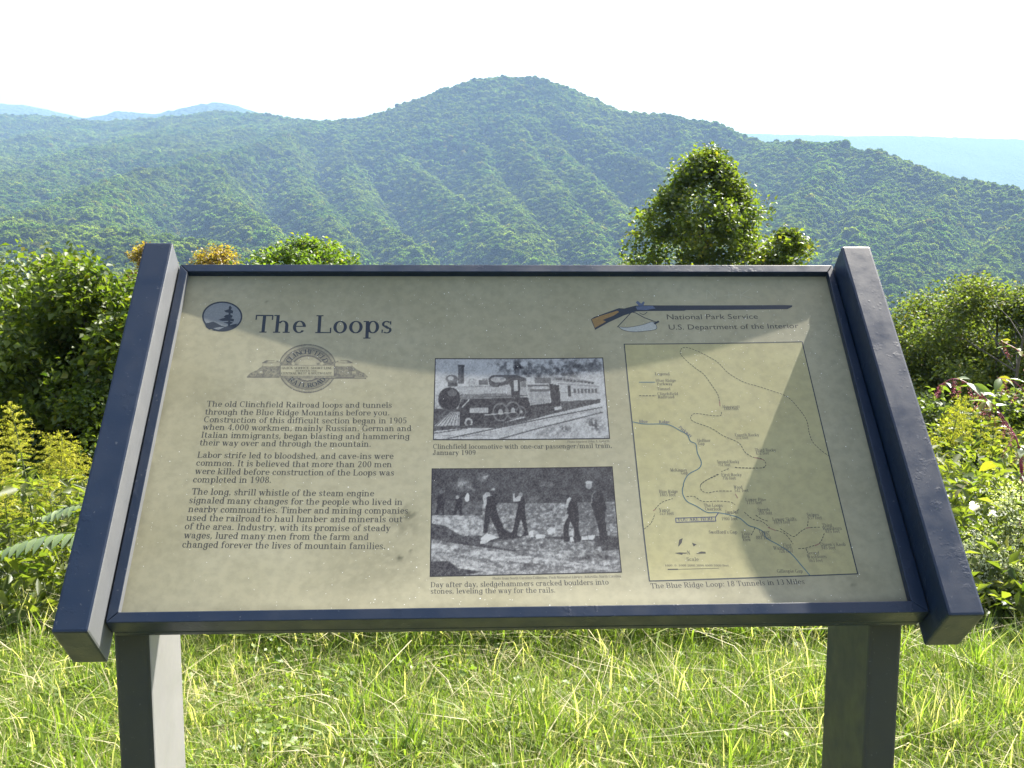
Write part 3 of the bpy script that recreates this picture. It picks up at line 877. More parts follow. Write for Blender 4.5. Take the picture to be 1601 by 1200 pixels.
pokeweed('pokeweed whose magenta stem arches low toward the right rail', 1600, 4.5, [[(1595, 720, 0), (1570, 660, 0), (1530, 612, 0), (1495, 592, 0.05), (1468, 602, 0.1)], [(1598, 740, 0), (1590, 690, -0.1), (1560, 640, -0.1), (1540, 625, -0.15)]], 501)
pokeweed('taller pokeweed with pale leaves and pink spikes at the right picture edge', 1640, 4.7, [[(1640, 700, 0), (1635, 610, 0), (1600, 555, 0), (1565, 532, 0.1)], [(1650, 720, 0), (1630, 650, -0.1), (1590, 600, -0.1), (1560, 590, 0)]], 502)

# ---- white flowered weeds
def white_flower(px, py, Y, w, label, seed):
    s = np.random.default_rng(seed)
    t = at(px, py, Y); g0 = float(gz(t[0], Y)); h = t[2] - g0
    root = tag(empty('white_aster', (t[0], Y, g0)), label, 'wildflower', 'white flower clumps right of the sign')
    mb = MB(); fl = MB(); lv = MB()
    for i in range(22):
        a = s.uniform(0, 2 * math.pi); r = w * math.sqrt(s.random()); e = np.array([math.cos(a) * r, math.sin(a) * r, h * s.uniform(0.55, 1.0)])
        mb.tube(np.array([(e[0] * 0.2, e[1] * 0.2, -0.02), (e[0] * 0.6, e[1] * 0.6, e[2] * 0.6), e]), [0.0025, 0.002, 0.001], 4)
        for k in range(70):
            c = e + s.normal(0, 1, 3) * (0.030, 0.030, 0.035) - (0, 0, 0.02)
            ww = s.normal(0, 1, (3, 3)); ww /= np.linalg.norm(ww, axis=1)[:, None]
            fl.add(c + ww * s.uniform(0.004, 0.0085), [(0, 1, 2)], float(s.random()))
        for k in range(14):
            f = s.uniform(0.3, 0.95); p = e * f; d = s.normal(0, 1, 3); d /= np.linalg.norm(d); sd = np.cross(d, (0, 0, 1.0)); L = s.uniform(0.03, 0.06)
            lv.add([p, p + d * L * 0.5 + sd * L * 0.12, p + d * L, p + d * L * 0.5 - sd * L * 0.12], [(0, 1, 2), (0, 2, 3)], float(np.clip(s.normal(0.45, 0.2), 0, 0.84)))
    mb.build('stem', STEM_G, root, True); lv.build('foliage', LEAF_WEED, root); o = fl.build('flower_heads', FLOWER_W, root); o['kind'] = 'stuff'
white_flower(1582, 760, 4.05, 0.10, 'uppermost white flower clump at the right picture edge', 601)
white_flower(1532, 840, 3.9, 0.08, 'white flower clump touching the right rail above its lower end', 602)
white_flower(1572, 862, 3.85, 0.08, 'lower white flower clump beside the one touching the right rail', 603)

# ---- dry stems in the gap by the right leg
def dry_stems():
    root = tag(empty('dry_weed', (at(1430, 1040, 3.75)[0], 3.75, 0)), 'dry brown broken weed stems in the grass beside the right leg', 'plant')
    for i in range(14):
        s = np.random.default_rng(700 + i)
        b = np.array([s.normal(0, 0.07), s.normal(0, 0.06), -0.01]); L = s.uniform(0.10, 0.28); a = s.uniform(0, 6.28); e = b + np.array([math.cos(a) * L * 0.7, math.sin(a) * L * 0.4, L * s.uniform(0.3, 0.9)])
        m = MB(); m.tube(np.array([b, (b + e) / 2 + s.normal(0, 0.012, 3), e]), [0.003, 0.0022, 0.001], 5)
        m.build('stem', STEM_B, root, True)
dry_stems()

# ================================================================== the information sign
SIGN_POS = (0.0039, 1.6262, 0.0)
SIGN_H = 1.1355                      # height of the panel's centre
C45 = S45 = math.sqrt(0.5)
sign = empty('information_sign', SIGN_POS, (0, 0.0027, math.atan2(0.0444, 0.999)))
tag(sign, 'navy framed slanted information panel titled The Loops standing on two legs in the grass', 'sign')
SIGN_M = Matrix.LocRotScale(Vector(SIGN_POS), sign.rotation_euler, None)
SIGN_I = SIGN_M.inverted()
HW, HH = 0.536, 0.305                # half size of the opening in the frame

def sag(u, v):
    """the thin panel hangs a little in its frame"""
    return 0.0115 + 0.0180 * np.clip(1 - (u / 0.54) ** 2, 0, 1) * np.clip(1 - (v / 0.306) ** 4, 0, 1)

def uvw(u, v, w):
    u, v, w = np.broadcast_arrays(np.asarray(u, float), v, w)
    return np.stack([u, v * C45 - w * S45, SIGN_H + v * S45 + w * C45], -1)

def on_panel(px, py):
    """(u, v) on the panel of a point seen in the photograph"""
    o = SIGN_I @ Vector((0, 0, CAM_Z))
    d = SIGN_I.to_3x3() @ Vector(pix_dir(px, py))
    ou, ov, ow = o.x, o.y * C45 + (o.z - SIGN_H) * S45, -o.y * S45 + (o.z - SIGN_H) * C45
    du, dv, dw = d.x, d.y * C45 + d.z * S45, -d.y * S45 + d.z * C45
    w = -0.01
    for _ in range(8):
        t = (w - ow) / dw
        u, v = ou + t * du, ov + t * dv
        w = -float(sag(u, v))
    return np.array([u, v])

def on_uv(pts, lift):
    """panel (u, v) points raised a hair above the sheet"""
    pts = np.asarray(pts, float).reshape(-1, 2)
    return uvw(pts[:, 0], pts[:, 1], -sag(pts[:, 0], pts[:, 1]) + lift * 0.25)

# ---- materials
def paint_material(name, c1, c2, rough=0.38, chip=0.5, spec=0.5):
    k = NT(name)
    co = k.coord()
    big = k.noise(7, 3, vec=co)
    fine = k.noise(240, 3, vec=co)
    wrinkle = k.ramp(k.noise(38, 5, 0.65, vec=co), [(0.54, 0.0), (0.64, 1.0)])
    patch = k.ramp(k.noise(9, 2, vec=co), [(0.5, 0.0), (0.62, 1.0)])
    wr = k.math('MULTIPLY', wrinkle, patch)
    c = k.mix(big, c1, c2)
    c = k.mix(k.math('MULTIPLY', k.ramp(k.noise(150, 2, vec=co), [(0.70, 0.0), (0.74, 1.0)]), 0.25), c, (0.20, 0.20, 0.21))
    blis = k.ramp(k.n('ShaderNodeTexVoronoi', {'Scale': 120, 'Vector': co}).outputs[0], [(0.12, 1.0), (0.30, 0.0)])
    blis = k.math('MULTIPLY', blis, k.ramp(k.noise(22, 3, vec=co), [(0.54, 0.0), (0.66, 1.0)]))
    h = k.math('ADD', k.math('MULTIPLY', wr, chip), k.math('MULTIPLY', fine, 0.16))
    h = k.math('ADD', h, k.math('MULTIPLY', blis, chip * 0.35))
    b = k.n('ShaderNodeBsdfPrincipled', {'Base Color': c, 'Specular IOR Level': spec,
            'Roughness': k.ramp(k.noise(25, 4, vec=co), [(0.3, rough - 0.08), (0.7, rough + 0.12)])})
    k.set(b.inputs['Normal'], k.n('ShaderNodeBump', {'Height': h, 'Strength': 0.26, 'Distance': 0.0016}).outputs[0])
    return k.surf(b.outputs[0])
NAVY = paint_material('navy paint', (0.004, 0.013, 0.033), (0.008, 0.019, 0.043), 0.37, 0.8, 0.42)
LEGM = paint_material('leg paint', (0.024, 0.028, 0.030), (0.038, 0.042, 0.042), 0.5, 0.1, 0.35)
SUNLIT = paint_material('sunlit side paint', (0.100, 0.107, 0.118), (0.135, 0.141, 0.150), 0.5, 0.15, 0.5)  # sunlit tone painted in, for rail and frame sides facing the sun
SUNLIT_LEG = paint_material('sunlit leg side paint', (0.185, 0.185, 0.19), (0.245, 0.245, 0.25), 0.5, 0.1, 0.4)  # same for the legs: brightness of the sunny side set by colour
def paint_sun_side(me, mat):
    """puts sunlight into the colour: paler paint on the sides facing the sun"""
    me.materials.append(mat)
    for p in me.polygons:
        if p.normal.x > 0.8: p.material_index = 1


def paper_nodes(k, ca, cb):
    co = k.coord()
    cloud = k.noise(5.5, 5, 0.6, vec=co)
    fine = k.noise(70, 4, 0.6, vec=co)
    c = k.mix(k.ramp(cloud, [(0.32, 0.0), (0.68, 1.0)]), ca, cb)
    c = k.mix(k.math('MULTIPLY', k.ramp(fine, [(0.35, 1.0), (0.6, 0.0)]), 0.22), c, (0.105, 0.10, 0.07))
    return c, co
PAPER_A, PAPER_B = (0.226, 0.213, 0.138), (0.266, 0.253, 0.174)

def panel_material(name, ca, cb):
    k = NT(name)
    c, co = paper_nodes(k, ca, cb)
    st = k.attr('stain')
    c = k.mix(st, c, (0.04, 0.042, 0.028))
    rough = k.ramp(k.noise(18, 4, vec=co), [(0.3, 0.36), (0.7, 0.55)])
    b = k.n('ShaderNodeBsdfPrincipled', {'Base Color': c, 'Roughness': rough, 'Specular IOR Level': 0.2})
    k.set(b.inputs['Normal'], k.n('ShaderNodeBump', {'Height': k.noise(300, 2, vec=co), 'Strength': 0.05, 'Distance': 0.001}).outputs[0])
    return k.surf(b.outputs[0])

def ink_material(name, col, rough=0.5):
    k = NT(name)
    nz = k.noise(400, 3, vec=k.coord())
    c = k.mix(k.ramp(nz, [(0.45, 0.0), (0.75, 0.5)]), col, tuple(min(1, q * 1.5 + 0.006) for q in col))
    b = k.n('ShaderNodeBsdfPrincipled', {'Base Color': c, 'Roughness': rough, 'Specular IOR Level': 0.3})
    return k.surf(b.outputs[0])
INK = ink_material('text ink', (0.030, 0.030, 0.028))
INK_T = ink_material('title ink', (0.010, 0.018, 0.030))
INK_F = ink_material('faint ink', (0.065, 0.062, 0.052))
INK_B = ink_material('map blue ink', (0.045, 0.095, 0.115))
INK_N = ink_material('map lettering blue ink', (0.03, 0.036, 0.085))
INK_R = ink_material('tunnel red ink', (0.16, 0.085, 0.065))

def ramp_print(name, lo, hi):
    k = NT(name)
    v = k.attr('shade')
    c = k.ramp(v, [(0.05, lo), (0.45, tuple(0.6 * a + 0.30 * b for a, b in zip(lo, hi))), (0.85, hi)])
    b = k.n('ShaderNodeBsdfPrincipled', {'Base Color': c, 'Roughness': 0.45, 'Specular IOR Level': 0.2})
    return k.surf(b.outputs[0])
PRINT = ramp_print('halftone print', (0.008, 0.008, 0.014), (0.285, 0.295, 0.300))
def emblem_print():
    k = NT('engraved emblem print')
    c, co = paper_nodes(k, PAPER_A, PAPER_B)
    c = k.mix(k.attr('shade'), (0.032, 0.032, 0.042), c)
    b = k.n('ShaderNodeBsdfPrincipled', {'Base Color': c, 'Roughness': 0.45, 'Specular IOR Level': 0.2})
    return k.surf(b.outputs[0])
ENGRAVE = emblem_print()

# ---- frame, rails, legs
def bevel_box(name, lo, hi, mat, parent, frame=True, bev=0.003):
    """box in panel (u, v, w) or in sign-local axes, with worn rounded edges"""
    import bmesh
    bm = bmesh.new()
    bmesh.ops.create_cube(bm, size=1.0)
    lo = np.array(lo, float); hi = np.array(hi, float)
    for v in bm.verts:
        p = lo + (np.array(v.co) + 0.5) * (hi - lo)
        v.co = uvw(p[0], p[1], p[2]) if frame else p
    bmesh.ops.bevel(bm, geom=bm.edges[:], offset=bev, segments=2, profile=0.6, affect='EDGES')
    me = bpy.data.meshes.new(name)
    bm.to_mesh(me); bm.free()
    me.materials.append(mat)
    return link(name, me, parent)

def hexa(name, corners, mat, parent, bev=0.003):
    """eight (u, v, w) corners: four on top (w high) then four below, in ring order"""
    import bmesh
    bm = bmesh.new()
    vs_ = [bm.verts.new(uvw(*c)) for c in corners]
    for f in ((0,1,2,3),(7,6,5,4),(0,4,5,1),(1,5,6,2),(2,6,7,3),(3,7,4,0)):
        bm.faces.new([vs_[i] for i in f])
    bmesh.ops.recalc_face_normals(bm, faces=bm.faces[:])
    bmesh.ops.bevel(bm, geom=bm.edges[:], offset=bev, segments=2, profile=0.6, affect='EDGES')
    me = bpy.data.meshes.new(name)
    bm.to_mesh(me); bm.free()
    me.materials.append(mat)
    paint_sun_side(me, SUNLIT)
    return link(name, me, parent)

TOPW, BOTW = 0.0486, -0.049
def rail(quad):
    top = [(u, v, TOPW) for u, v in quad]
    bot = [(u, v, BOTW) for u, v in quad]
    return hexa('side_rail', top + bot, NAVY, sign, 0.0035)
rail([(-0.599, -0.355), (-0.553, -0.355), (-0.553, 0.3245), (-0.599, 0.3245)])
rail([(0.5525, -0.348), (0.6015, -0.348), (0.6015, 0.319), (0.5525, 0.319)])
FB = -0.030
fo = 0.5505
bars = [
  [(-fo, 0.3215), (fo, 0.3215), (HW + 0.003, 0.3055), (-HW, 0.3055)],
  [(-HW, -0.3055), (HW - 0.006, -0.3035), (fo, -0.3205), (-fo, -0.3205)],
  [(-fo, -0.3200), (-fo, 0.3210), (-HW - 0.0005, 0.3050), (-HW - 0.0005, -0.3050)],
  [(fo, 0.3210), (fo, -0.3200), (HW - 0.0065, -0.3030), (HW + 0.0035, 0.3050)],
]
for q in bars:
    hexa('frame_bar', [(u, v, 0.0) for u, v in q] + [(u, v, FB) for u, v in q], NAVY, sign, 0.0012)
bevel_box('back_board', (-0.549, -0.319, -0.046), (0.549, 0.319, -0.0335), NAVY, sign)
# legs, upright tubes with their top cut along the slope
def leg(x0, x1, y0, y1):
    w = -0.0475
    def top(y):   # height of the underside of the board at this y
        v = (y + w * S45) / C45
        return SIGN_H + v * S45 + w * C45 - 0.0005
    c = [(x0, y0, top(y0)), (x1, y0, top(y0)), (x1, y1, top(y1)), (x0, y1, top(y1)), (x0, y0, -0.3), (x1, y0, -0.3), (x1, y1, -0.3), (x0, y1, -0.3)]
    import bmesh
    bm = bmesh.new()
    vv = [bm.verts.new(p) for p in c]
    for f in ((0,1,2,3),(7,6,5,4),(0,4,5,1),(1,5,6,2),(2,6,7,3),(3,7,4,0)):
        bm.faces.new([vv[i] for i in f])
    bmesh.ops.recalc_face_normals(bm, faces=bm.faces[:])
    bmesh.ops.bevel(bm, geom=bm.edges[:], offset=0.006, segments=3, profile=0.5, affect='EDGES')
    me = bpy.data.meshes.new('leg'); bm.to_mesh(me); bm.free()
    me.materials.append(LEGM); paint_sun_side(me, SUNLIT_LEG)
    return link('leg', me, sign)
leg(-0.5650, -0.5160, -0.155, 0.010)
leg(0.5000, 0.5475, -0.150, 0.030)

# ---- the printed sheet
def sheet(name, quad, nu, nv, mat, lift, shade=None, parent=None, inset=None):
    """curved sheet through four (u, v) corners: bl, br, tr, tl"""
    bl, br, tr, tl = [np.array(q, float) for q in quad]
    s = np.linspace(0, 1, nu)[None, :, None]; t = np.linspace(0, 1, nv)[:, None, None]
    p = (bl * (1 - s) + br * s) * (1 - t) + (tl * (1 - s) + tr * s) * t
    co = on_uv(p.reshape(-1, 2), lift)
    w = nu
    i = (np.arange(nv - 1)[:, None] * w + np.arange(nu - 1)[None]).ravel()
    tr_ = np.concatenate([np.stack([i, i + 1, i + w + 1], 1), np.stack([i, i + w + 1, i + w], 1)])
    return p.reshape(-1, 2), co, tr_

p, co, tr_ = sheet('panel', [(-0.549, -0.319), (0.549, -0.319), (0.549, 0.319), (-0.549, 0.319)], 280, 164, None, 0.0)
U, V = p[:, 0], p[:, 1]
st = np.zeros(len(p))
def blot(px, py, r, a, stretch=1.0):
    c = on_panel(px, py)
    d = np.hypot((U - c[0]) / stretch, V - c[1]) / r
    n = fbm(U * 160, V * 160, int(px))
    st[:] = np.maximum(st, a * np.clip(1.25 - d, 0, 1) * np.clip(n * 2.4 - 0.45, 0, 1))
blot(640, 805, 0.020, 0.75, 0.7); blot(634, 822, 0.030, 0.40, 0.9); blot(625, 872, 0.006, 0.95); blot(642, 862, 0.004, 0.7); blot(600, 880, 0.05, 0.28, 1.3); blot(560, 900, 0.06, 0.22, 1.4)
blot(1334, 914, 0.004, 0.9); blot(1170, 890, 0.05, 0.18, 1.6); blot(1345, 905, 0.04, 0.12)
blot(417, 472, 0.003, 0.7); blot(350, 620, 0.05, 0.15, 1.5); blot(830, 600, 0.2, 0.06, 2.0)
edge = np.clip((V + 0.306) / 0.020, 0, 1)
st = np.maximum(st, (1 - edge) * 0.55 * np.clip(fbm(U * 25, V * 60, 77) * 2.2 - 0.55, 0, 1))
edge2 = np.clip((U + 0.538) / 0.016, 0, 1)
st = np.maximum(st, (1 - edge2) * 0.4 * np.clip(fbm(U * 60, V * 25, 79) * 2.2 - 0.6, 0, 1))
PANEL = panel_material('weathered printed sheet', PAPER_A, PAPER_B)
panel = link('panel', tri_mesh('panel', co, tr_, PANEL, {'stain': st}, True), sign)

def fine_tris(p, t, lim=0.012):
    """split long triangles so that a print follows the sagging sheet"""
    p = [tuple(q) for q in p]; todo = [tuple(q) for q in t]; done = []; mid = {}
    def md(a, b):
        k = (min(a, b), max(a, b))
        if k not in mid:
            mid[k] = len(p); p.append(((p[a][0] + p[b][0]) / 2, (p[a][1] + p[b][1]) / 2))
        return mid[k]
    while todo:
        a, b, c = todo.pop()
        L = [math.dist(p[a], p[b]), math.dist(p[b], p[c]), math.dist(p[c], p[a])]
        if max(L) < lim: done.append((a, b, c)); continue
        k = L.index(max(L))
        if k == 1: a, b, c = b, c, a
        elif k == 2: a, b, c = c, a, b
        m_ = md(a, b); todo += [(a, m_, c), (m_, b, c)]
    return np.array(p), np.array(done)

def print_on(name, mb_uv, mat, lift=0.0004, parent=None):
    """flat printed shape: list of (points, tris) in (u, v)"""
    m = MB()
    for pts, t in mb_uv:
        pts, t = fine_tris(np.asarray(pts, float), np.asarray(t, int))
        m.add(on_uv(pts, lift), t)
    return m.build(name, mat, parent or panel)

# ---- a book face with slab serifs, drawn stroke by stroke
TH, TN, SE = 0.145, 0.058, 0.085
class Gl:
    def __init__(s): s.parts = []
    def rect(s, x0, y0, x1, y1): s.parts.append(([(x0,y0),(x1,y0),(x1,y1),(x0,y1)], [(0,1,2),(0,2,3)]))
    def stem(s, x, y0, y1, fl='', w=TH):
        s.rect(x - w/2, y0, x + w/2, y1)
        if 'b' in fl: s.rect(x - w/2 - SE, y0, x + w/2 + SE, y0 + TN)
        if 'r' in fl: s.rect(x - w/2, y0, x + w/2 + SE*1.1, y0 + TN)
        if 't' in fl: s.rect(x - w/2 - SE, y1 - TN, x + w/2 + SE, y1)
        if 'l' in fl: s.rect(x - w/2 - SE*1.2, y1 - TN, x + w/2, y1)
        return s
    def bar(s, x0, x1, y, h=TN): s.rect(x0, y - h/2, x1, y + h/2); return s
    def arc(s, cx, cy, rx, ry, a0=0, a1=360, tx=TH, ty=TN):
        n = max(6, int(abs(a1 - a0) / 18))
        a = np.radians(np.linspace(a0, a1, n + 1))
        o = [(cx + rx*math.cos(q), cy + ry*math.sin(q)) for q in a]
        i = [(cx + (rx-tx)*math.cos(q), cy + (ry-ty)*math.sin(q)) for q in a]
        t = []
        for k in range(n): t += [(k, k+1, n+1+k), (k+1, n+2+k, n+1+k)]
        s.parts.append((o + i, t)); return s
    def dia(s, x0, y0, x1, y1, w): s.parts.append(([(x0-w/2,y0),(x0+w/2,y0),(x1+w/2,y1),(x1-w/2,y1)], [(0,1,2),(0,2,3)])); return s
    def dot(s, x, y, r):
        a = np.linspace(0, 2*math.pi, 9)[:-1]
        s.parts.append(([(x + r*math.cos(q), y + r*math.sin(q)) for q in a], [(0,k,k+1) for k in range(1,7)])); return s

FONT = {}
def G(ch, adv): g = Gl(); FONT[ch] = (g, adv); return g
X_ = 0.68
g = G('a', .70); g.arc(.28,.19,.22,.205,70,345,.13); g.stem(.47,.06,.48); g.arc(.31,.46,.235,.22,0,150,.14); g.dot(.15,.50,.072); g.bar(.47,.66,.03); g.bar(.26,.45,.375,.05)
g = G('b', .72); g.stem(.15,0,1.0,'l'); g.arc(.39,.34,.28,.35)
g = G('c', .62); g.arc(.34,.34,.29,.35,48,318); g.dot(.49,.51,.075)
g = G('d', .74); g.arc(.33,.34,.28,.35); g.stem(.54,0,1.0,'lr')
g = G('e', .66); g.arc(.34,.34,.29,.35,0,322); g.bar(.10,.60,.37,.055)
g = G('f', .48); g.stem(.2,0,.80,'b'); g.arc(.37,.80,.245,.22,55,180); g.bar(.04,.43,.65); g.dot(.47,.89,.06)
g = G('g', .70); g.arc(.32,.36,.27,.33); g.stem(.53,-.1,.68,'t'); g.arc(.32,-.08,.285,.24,180,360); g.dot(.11,-.06,.07)
g = G('h', .80); g.stem(.16,0,1.0,'bl'); g.arc(.40,.42,.25,.27,0,150,.14); g.stem(.58,0,.43,'b')
g = G('i', .40); g.stem(.20,0,.68,'bl'); g.dot(.19,.92,.085)
g = G('j', .40); g.stem(.20,-.1,.68,'l'); g.arc(.07,-.1,.205,.22,270,360); g.dot(.19,.92,.085)
g = G('k', .76); g.stem(.16,0,1.0,'bl'); g.dia(.22,.27,.55,.66,.07); g.dia(.33,.40,.60,.0,.16); g.bar(.42,.72,.65); g.bar(.46,.76,.03)
g = G('l', .40); g.stem(.20,0,1.0,'bl')
g = G('m', 1.20); g.stem(.16,0,.68,'bl'); g.arc(.38,.42,.235,.27,0,150,.14); g.stem(.55,0,.43,'b'); g.arc(.78,.42,.235,.27,0,150,.14); g.stem(.95,0,.43,'b')
g = G('n', .80); g.stem(.16,0,.68,'bl'); g.arc(.39,.42,.25,.27,0,150,.14); g.stem(.57,0,.43,'b')
g = G('o', .70); g.arc(.35,.34,.305,.35)
g = G('p', .74); g.stem(.16,-.30,.68,'bl'); g.arc(.41,.34,.28,.35)
g = G('q', .74); g.arc(.33,.34,.28,.35); g.stem(.54,-.30,.68,'b')
g = G('r', .58); g.stem(.16,0,.68,'bl'); g.arc(.40,.42,.24,.26,50,150,.12); g.dot(.49,.56,.08)
g = G('s', .58); g.arc(.28,.50,.21,.185,35,225,.11); g.dia(.17,.43,.40,.24,.19); g.arc(.29,.175,.22,.19,-135,45,.11); g.rect(.06,.02,.12,.20); g.rect(.43,.48,.49,.66)
g = G('t', .50); g.stem(.20,.14,.88); g.bar(.04,.44,.65); g.arc(.345,.15,.22,.165,180,310)
g = G('u', .80); g.stem(.16,.22,.68,'l'); g.arc(.37,.25,.285,.265,180,330,.15); g.stem(.58,0,.68,'lr')
g = G('v', .68); g.dia(.13,.68,.34,0,.17); g.dia(.55,.68,.34,0,.06); g.bar(.0,.28,.65); g.bar(.43,.68,.65)
g = G('w', 1.0); g.dia(.13,.68,.32,0,.16); g.dia(.50,.68,.32,0,.06); g.dia(.48,.68,.68,0,.16); g.dia(.87,.68,.68,0,.06); g.bar(.0,.28,.65); g.bar(.36,.60,.65); g.bar(.75,1.0,.65)
g = G('x', .70); g.dia(.14,.68,.55,0,.17); g.dia(.54,.68,.14,0,.06); g.bar(0,.3,.65); g.bar(.42,.68,.65); g.bar(0,.28,.03); g.bar(.4,.7,.03)
g = G('y', .68); g.dia(.13,.68,.36,0,.17); g.dia(.56,.68,.24,-.28,.065); g.bar(.0,.28,.65); g.bar(.43,.70,.65); g.dot(.16,-.24,.075)
g = G('z', .62); g.bar(.06,.56,.65); g.bar(.06,.56,.03); g.dia(.48,.66,.15,.02,.17)
g = G('A', .90); g.dia(.44,1,.72,0,.17); g.dia(.42,1,.16,0,.06); g.bar(.25,.62,.33); g.bar(.02,.30,.03); g.bar(.56,.88,.03)
g = G('B', .84); g.stem(.2,0,1,'bt'); g.arc(.42,.74,.31,.26,-90,90); g.arc(.44,.27,.34,.28,-90,90); g.bar(.2,.44,.97); g.bar(.2,.44,.51); g.bar(.2,.46,.03)
g = G('C', .86); g.arc(.45,.5,.40,.52,50,312); g.rect(.70,.68,.75,1.0)
g = G('D', .92); g.stem(.2,0,1,'bt'); g.arc(.42,.5,.43,.5,-90,90); g.bar(.2,.43,.97); g.bar(.2,.43,.03)
g = G('E', .82); g.stem(.2,0,1,'bt'); g.bar(.2,.74,.97); g.bar(.2,.76,.03); g.bar(.2,.54,.51); g.rect(.70,.75,.75,1); g.rect(.72,0,.77,.25); g.rect(.5,.4,.55,.62)
g = G('F', .78); g.stem(.2,0,1,'bt'); g.bar(.2,.72,.97); g.bar(.2,.52,.51); g.rect(.69,.75,.74,1); g.rect(.5,.4,.55,.62)
g = G('G', .92); g.arc(.45,.5,.40,.52,50,320); g.rect(.70,.68,.75,1.0); g.stem(.74,.04,.42,'t')
g = G('H', .98); g.stem(.2,0,1,'bt'); g.stem(.76,0,1,'bt'); g.bar(.2,.76,.51)
g = G('I', .46); g.stem(.22,0,1,'bt')
g = G('J', .66); g.stem(.40,.2,1,'t'); g.arc(.24,.2,.235,.22,180,360); g.dot(.11,.26,.09)
g = G('K', .92); g.stem(.2,0,1,'bt'); g.dia(.28,.42,.70,1,.07); g.dia(.42,.58,.74,0,.18); g.bar(.55,.88,.97); g.bar(.58,.92,.03)
g = G('L', .78); g.stem(.2,0,1,'bt'); g.bar(.2,.72,.03); g.rect(.68,0,.74,.30)
g = G('M', 1.12); g.stem(.16,0,1,'b',.06); g.dia(.19,1,.54,.04,.17); g.dia(.86,1,.54,.04,.06); g.stem(.88,0,1,'bt'); g.bar(.03,.26,.97)
g = G('N', .96); g.stem(.16,0,1,'b',.06); g.dia(.2,1,.76,0,.17); g.stem(.78,0,1,'t',.06); g.bar(.03,.26,.97)
g = G('O', .92); g.arc(.45,.5,.41,.52)
g = G('P', .80); g.stem(.2,0,1,'bt'); g.arc(.42,.72,.33,.28,-90,90); g.bar(.2,.42,.97); g.bar(.2,.44,.47)
g = G('Q', .92); g.arc(.45,.5,.41,.52); g.dia(.48,.16,.74,-.14,.14)
g = G('R', .88); g.stem(.2,0,1,'bt'); g.arc(.42,.74,.32,.26,-90,90); g.bar(.2,.42,.97); g.bar(.2,.46,.51); g.dia(.46,.5,.72,0,.17); g.bar(.66,.88,.03)
g = G('S', .70); g.arc(.34,.74,.26,.27,35,230,.13); g.dia(.2,.62,.50,.36,.20); g.arc(.35,.26,.27,.275,-135,48,.13); g.rect(.06,0,.12,.30); g.rect(.55,.70,.60,1.0)
g = G('T', .86); g.stem(.42,0,1,'b'); g.bar(.05,.79,.965,.07); g.rect(.03,.72,.09,1); g.rect(.75,.72,.81,1)
g = G('U', .94); g.stem(.2,.3,1,'t'); g.arc(.47,.3,.345,.32,180,360); g.stem(.77,.3,1,'t',.06)
g = G('V', .90); g.dia(.16,1,.45,0,.18); g.dia(.74,1,.45,0,.06); g.bar(0,.32,.97); g.bar(.58,.90,.97)
g = G('W', 1.2); g.dia(.15,1,.38,0,.17); g.dia(.60,1,.38,0,.06); g.dia(.58,1,.82,0,.17); g.dia(1.04,1,.82,0,.06); g.bar(0,.3,.97); g.bar(.44,.74,.97); g.bar(.9,1.2,.97)
g = G('Y', .86); g.dia(.16,1,.42,.45,.18); g.dia(.70,1,.44,.45,.06); g.stem(.42,0,.46,'b'); g.bar(0,.32,.97); g.bar(.55,.86,.97)
g = G('0', .70); g.arc(.35,.5,.29,.52)
g = G('1', .70); g.stem(.35,0,1,'b'); g.dia(.30,.97,.16,.84,.09)
g = G('2', .70); g.arc(.34,.72,.26,.29,0,165); g.dia(.52,.66,.14,.05,.14); g.bar(.08,.62,.05,.10)
g = G('3', .70); g.arc(.33,.75,.25,.26,-70,150); g.arc(.34,.26,.28,.28,-150,75)
g = G('4', .70); g.stem(.46,0,1,'b'); g.dia(.46,1,.08,.28,.07); g.bar(.04,.66,.28)
g = G('5', .70); g.arc(.32,.31,.28,.33,-145,140); g.bar(.14,.58,.95,.1); g.stem(.15,.5,1,'',.06)
g = G('6', .70); g.arc(.35,.31,.28,.33); g.arc(.42,.5,.35,.52,85,185,.14)
g = G('7', .70); g.bar(.08,.62,.95,.1); g.dia(.56,.95,.3,0,.15)
g = G('8', .70); g.arc(.35,.75,.25,.27); g.arc(.35,.26,.29,.28)
g = G('9', .70); g.arc(.35,.69,.28,.33); g.arc(.28,.5,.35,.52,-95,5,.14)
g = G('.', .34); g.dot(.15,.08,.09)
g = G(',', .34); g.dot(.15,.08,.09); g.dia(.19,.08,.10,-.16,.06)
g = G('-', .46); g.bar(.06,.40,.32,.09)
g = G('/', .60); g.dia(.5,1,.08,-.1,.08)
g = G(':', .34); g.dot(.17,.08,.09); g.dot(.17,.56,.09)
g = G("'", .28); g.dia(.14,1,.12,.72,.09)
g = G('&', .86); g.arc(.34,.75,.2,.25); g.arc(.34,.26,.29,.28); g.dia(.3,.7,.75,0,.14)
g = G('+', .7); g.bar(.1,.6,.4,.09); g.stem(.35,.15,.65,'',.09)
FONT[' '] = (Gl(), .36)

def text_shape(txt):
    out = []; x = 0.0
    for ch in txt:
        gl, adv = FONT[ch]
        for pts, t in gl.parts:
            out.append((np.array(pts, float) + (x, 0), t))
        x += adv
    return out, x - 0.06

def serif_line(name, txt, a, b, cap, mat=None, lift=0.0004, parent=None):
    """a line of text from pixel a to pixel b on the panel; cap = capital height in metres"""
    A, Bq = on_panel(*a), on_panel(*b)
    d = Bq - A; L = np.linalg.norm(d); d /= L
    n = np.array([-d[1], d[0]])
    shp, w = text_shape(txt)
    k = L / w
    return print_on(name, [(A + p[:, :1] * k * d + p[:, 1:] * cap * n, t) for p, t in shp], mat or INK, lift, parent)

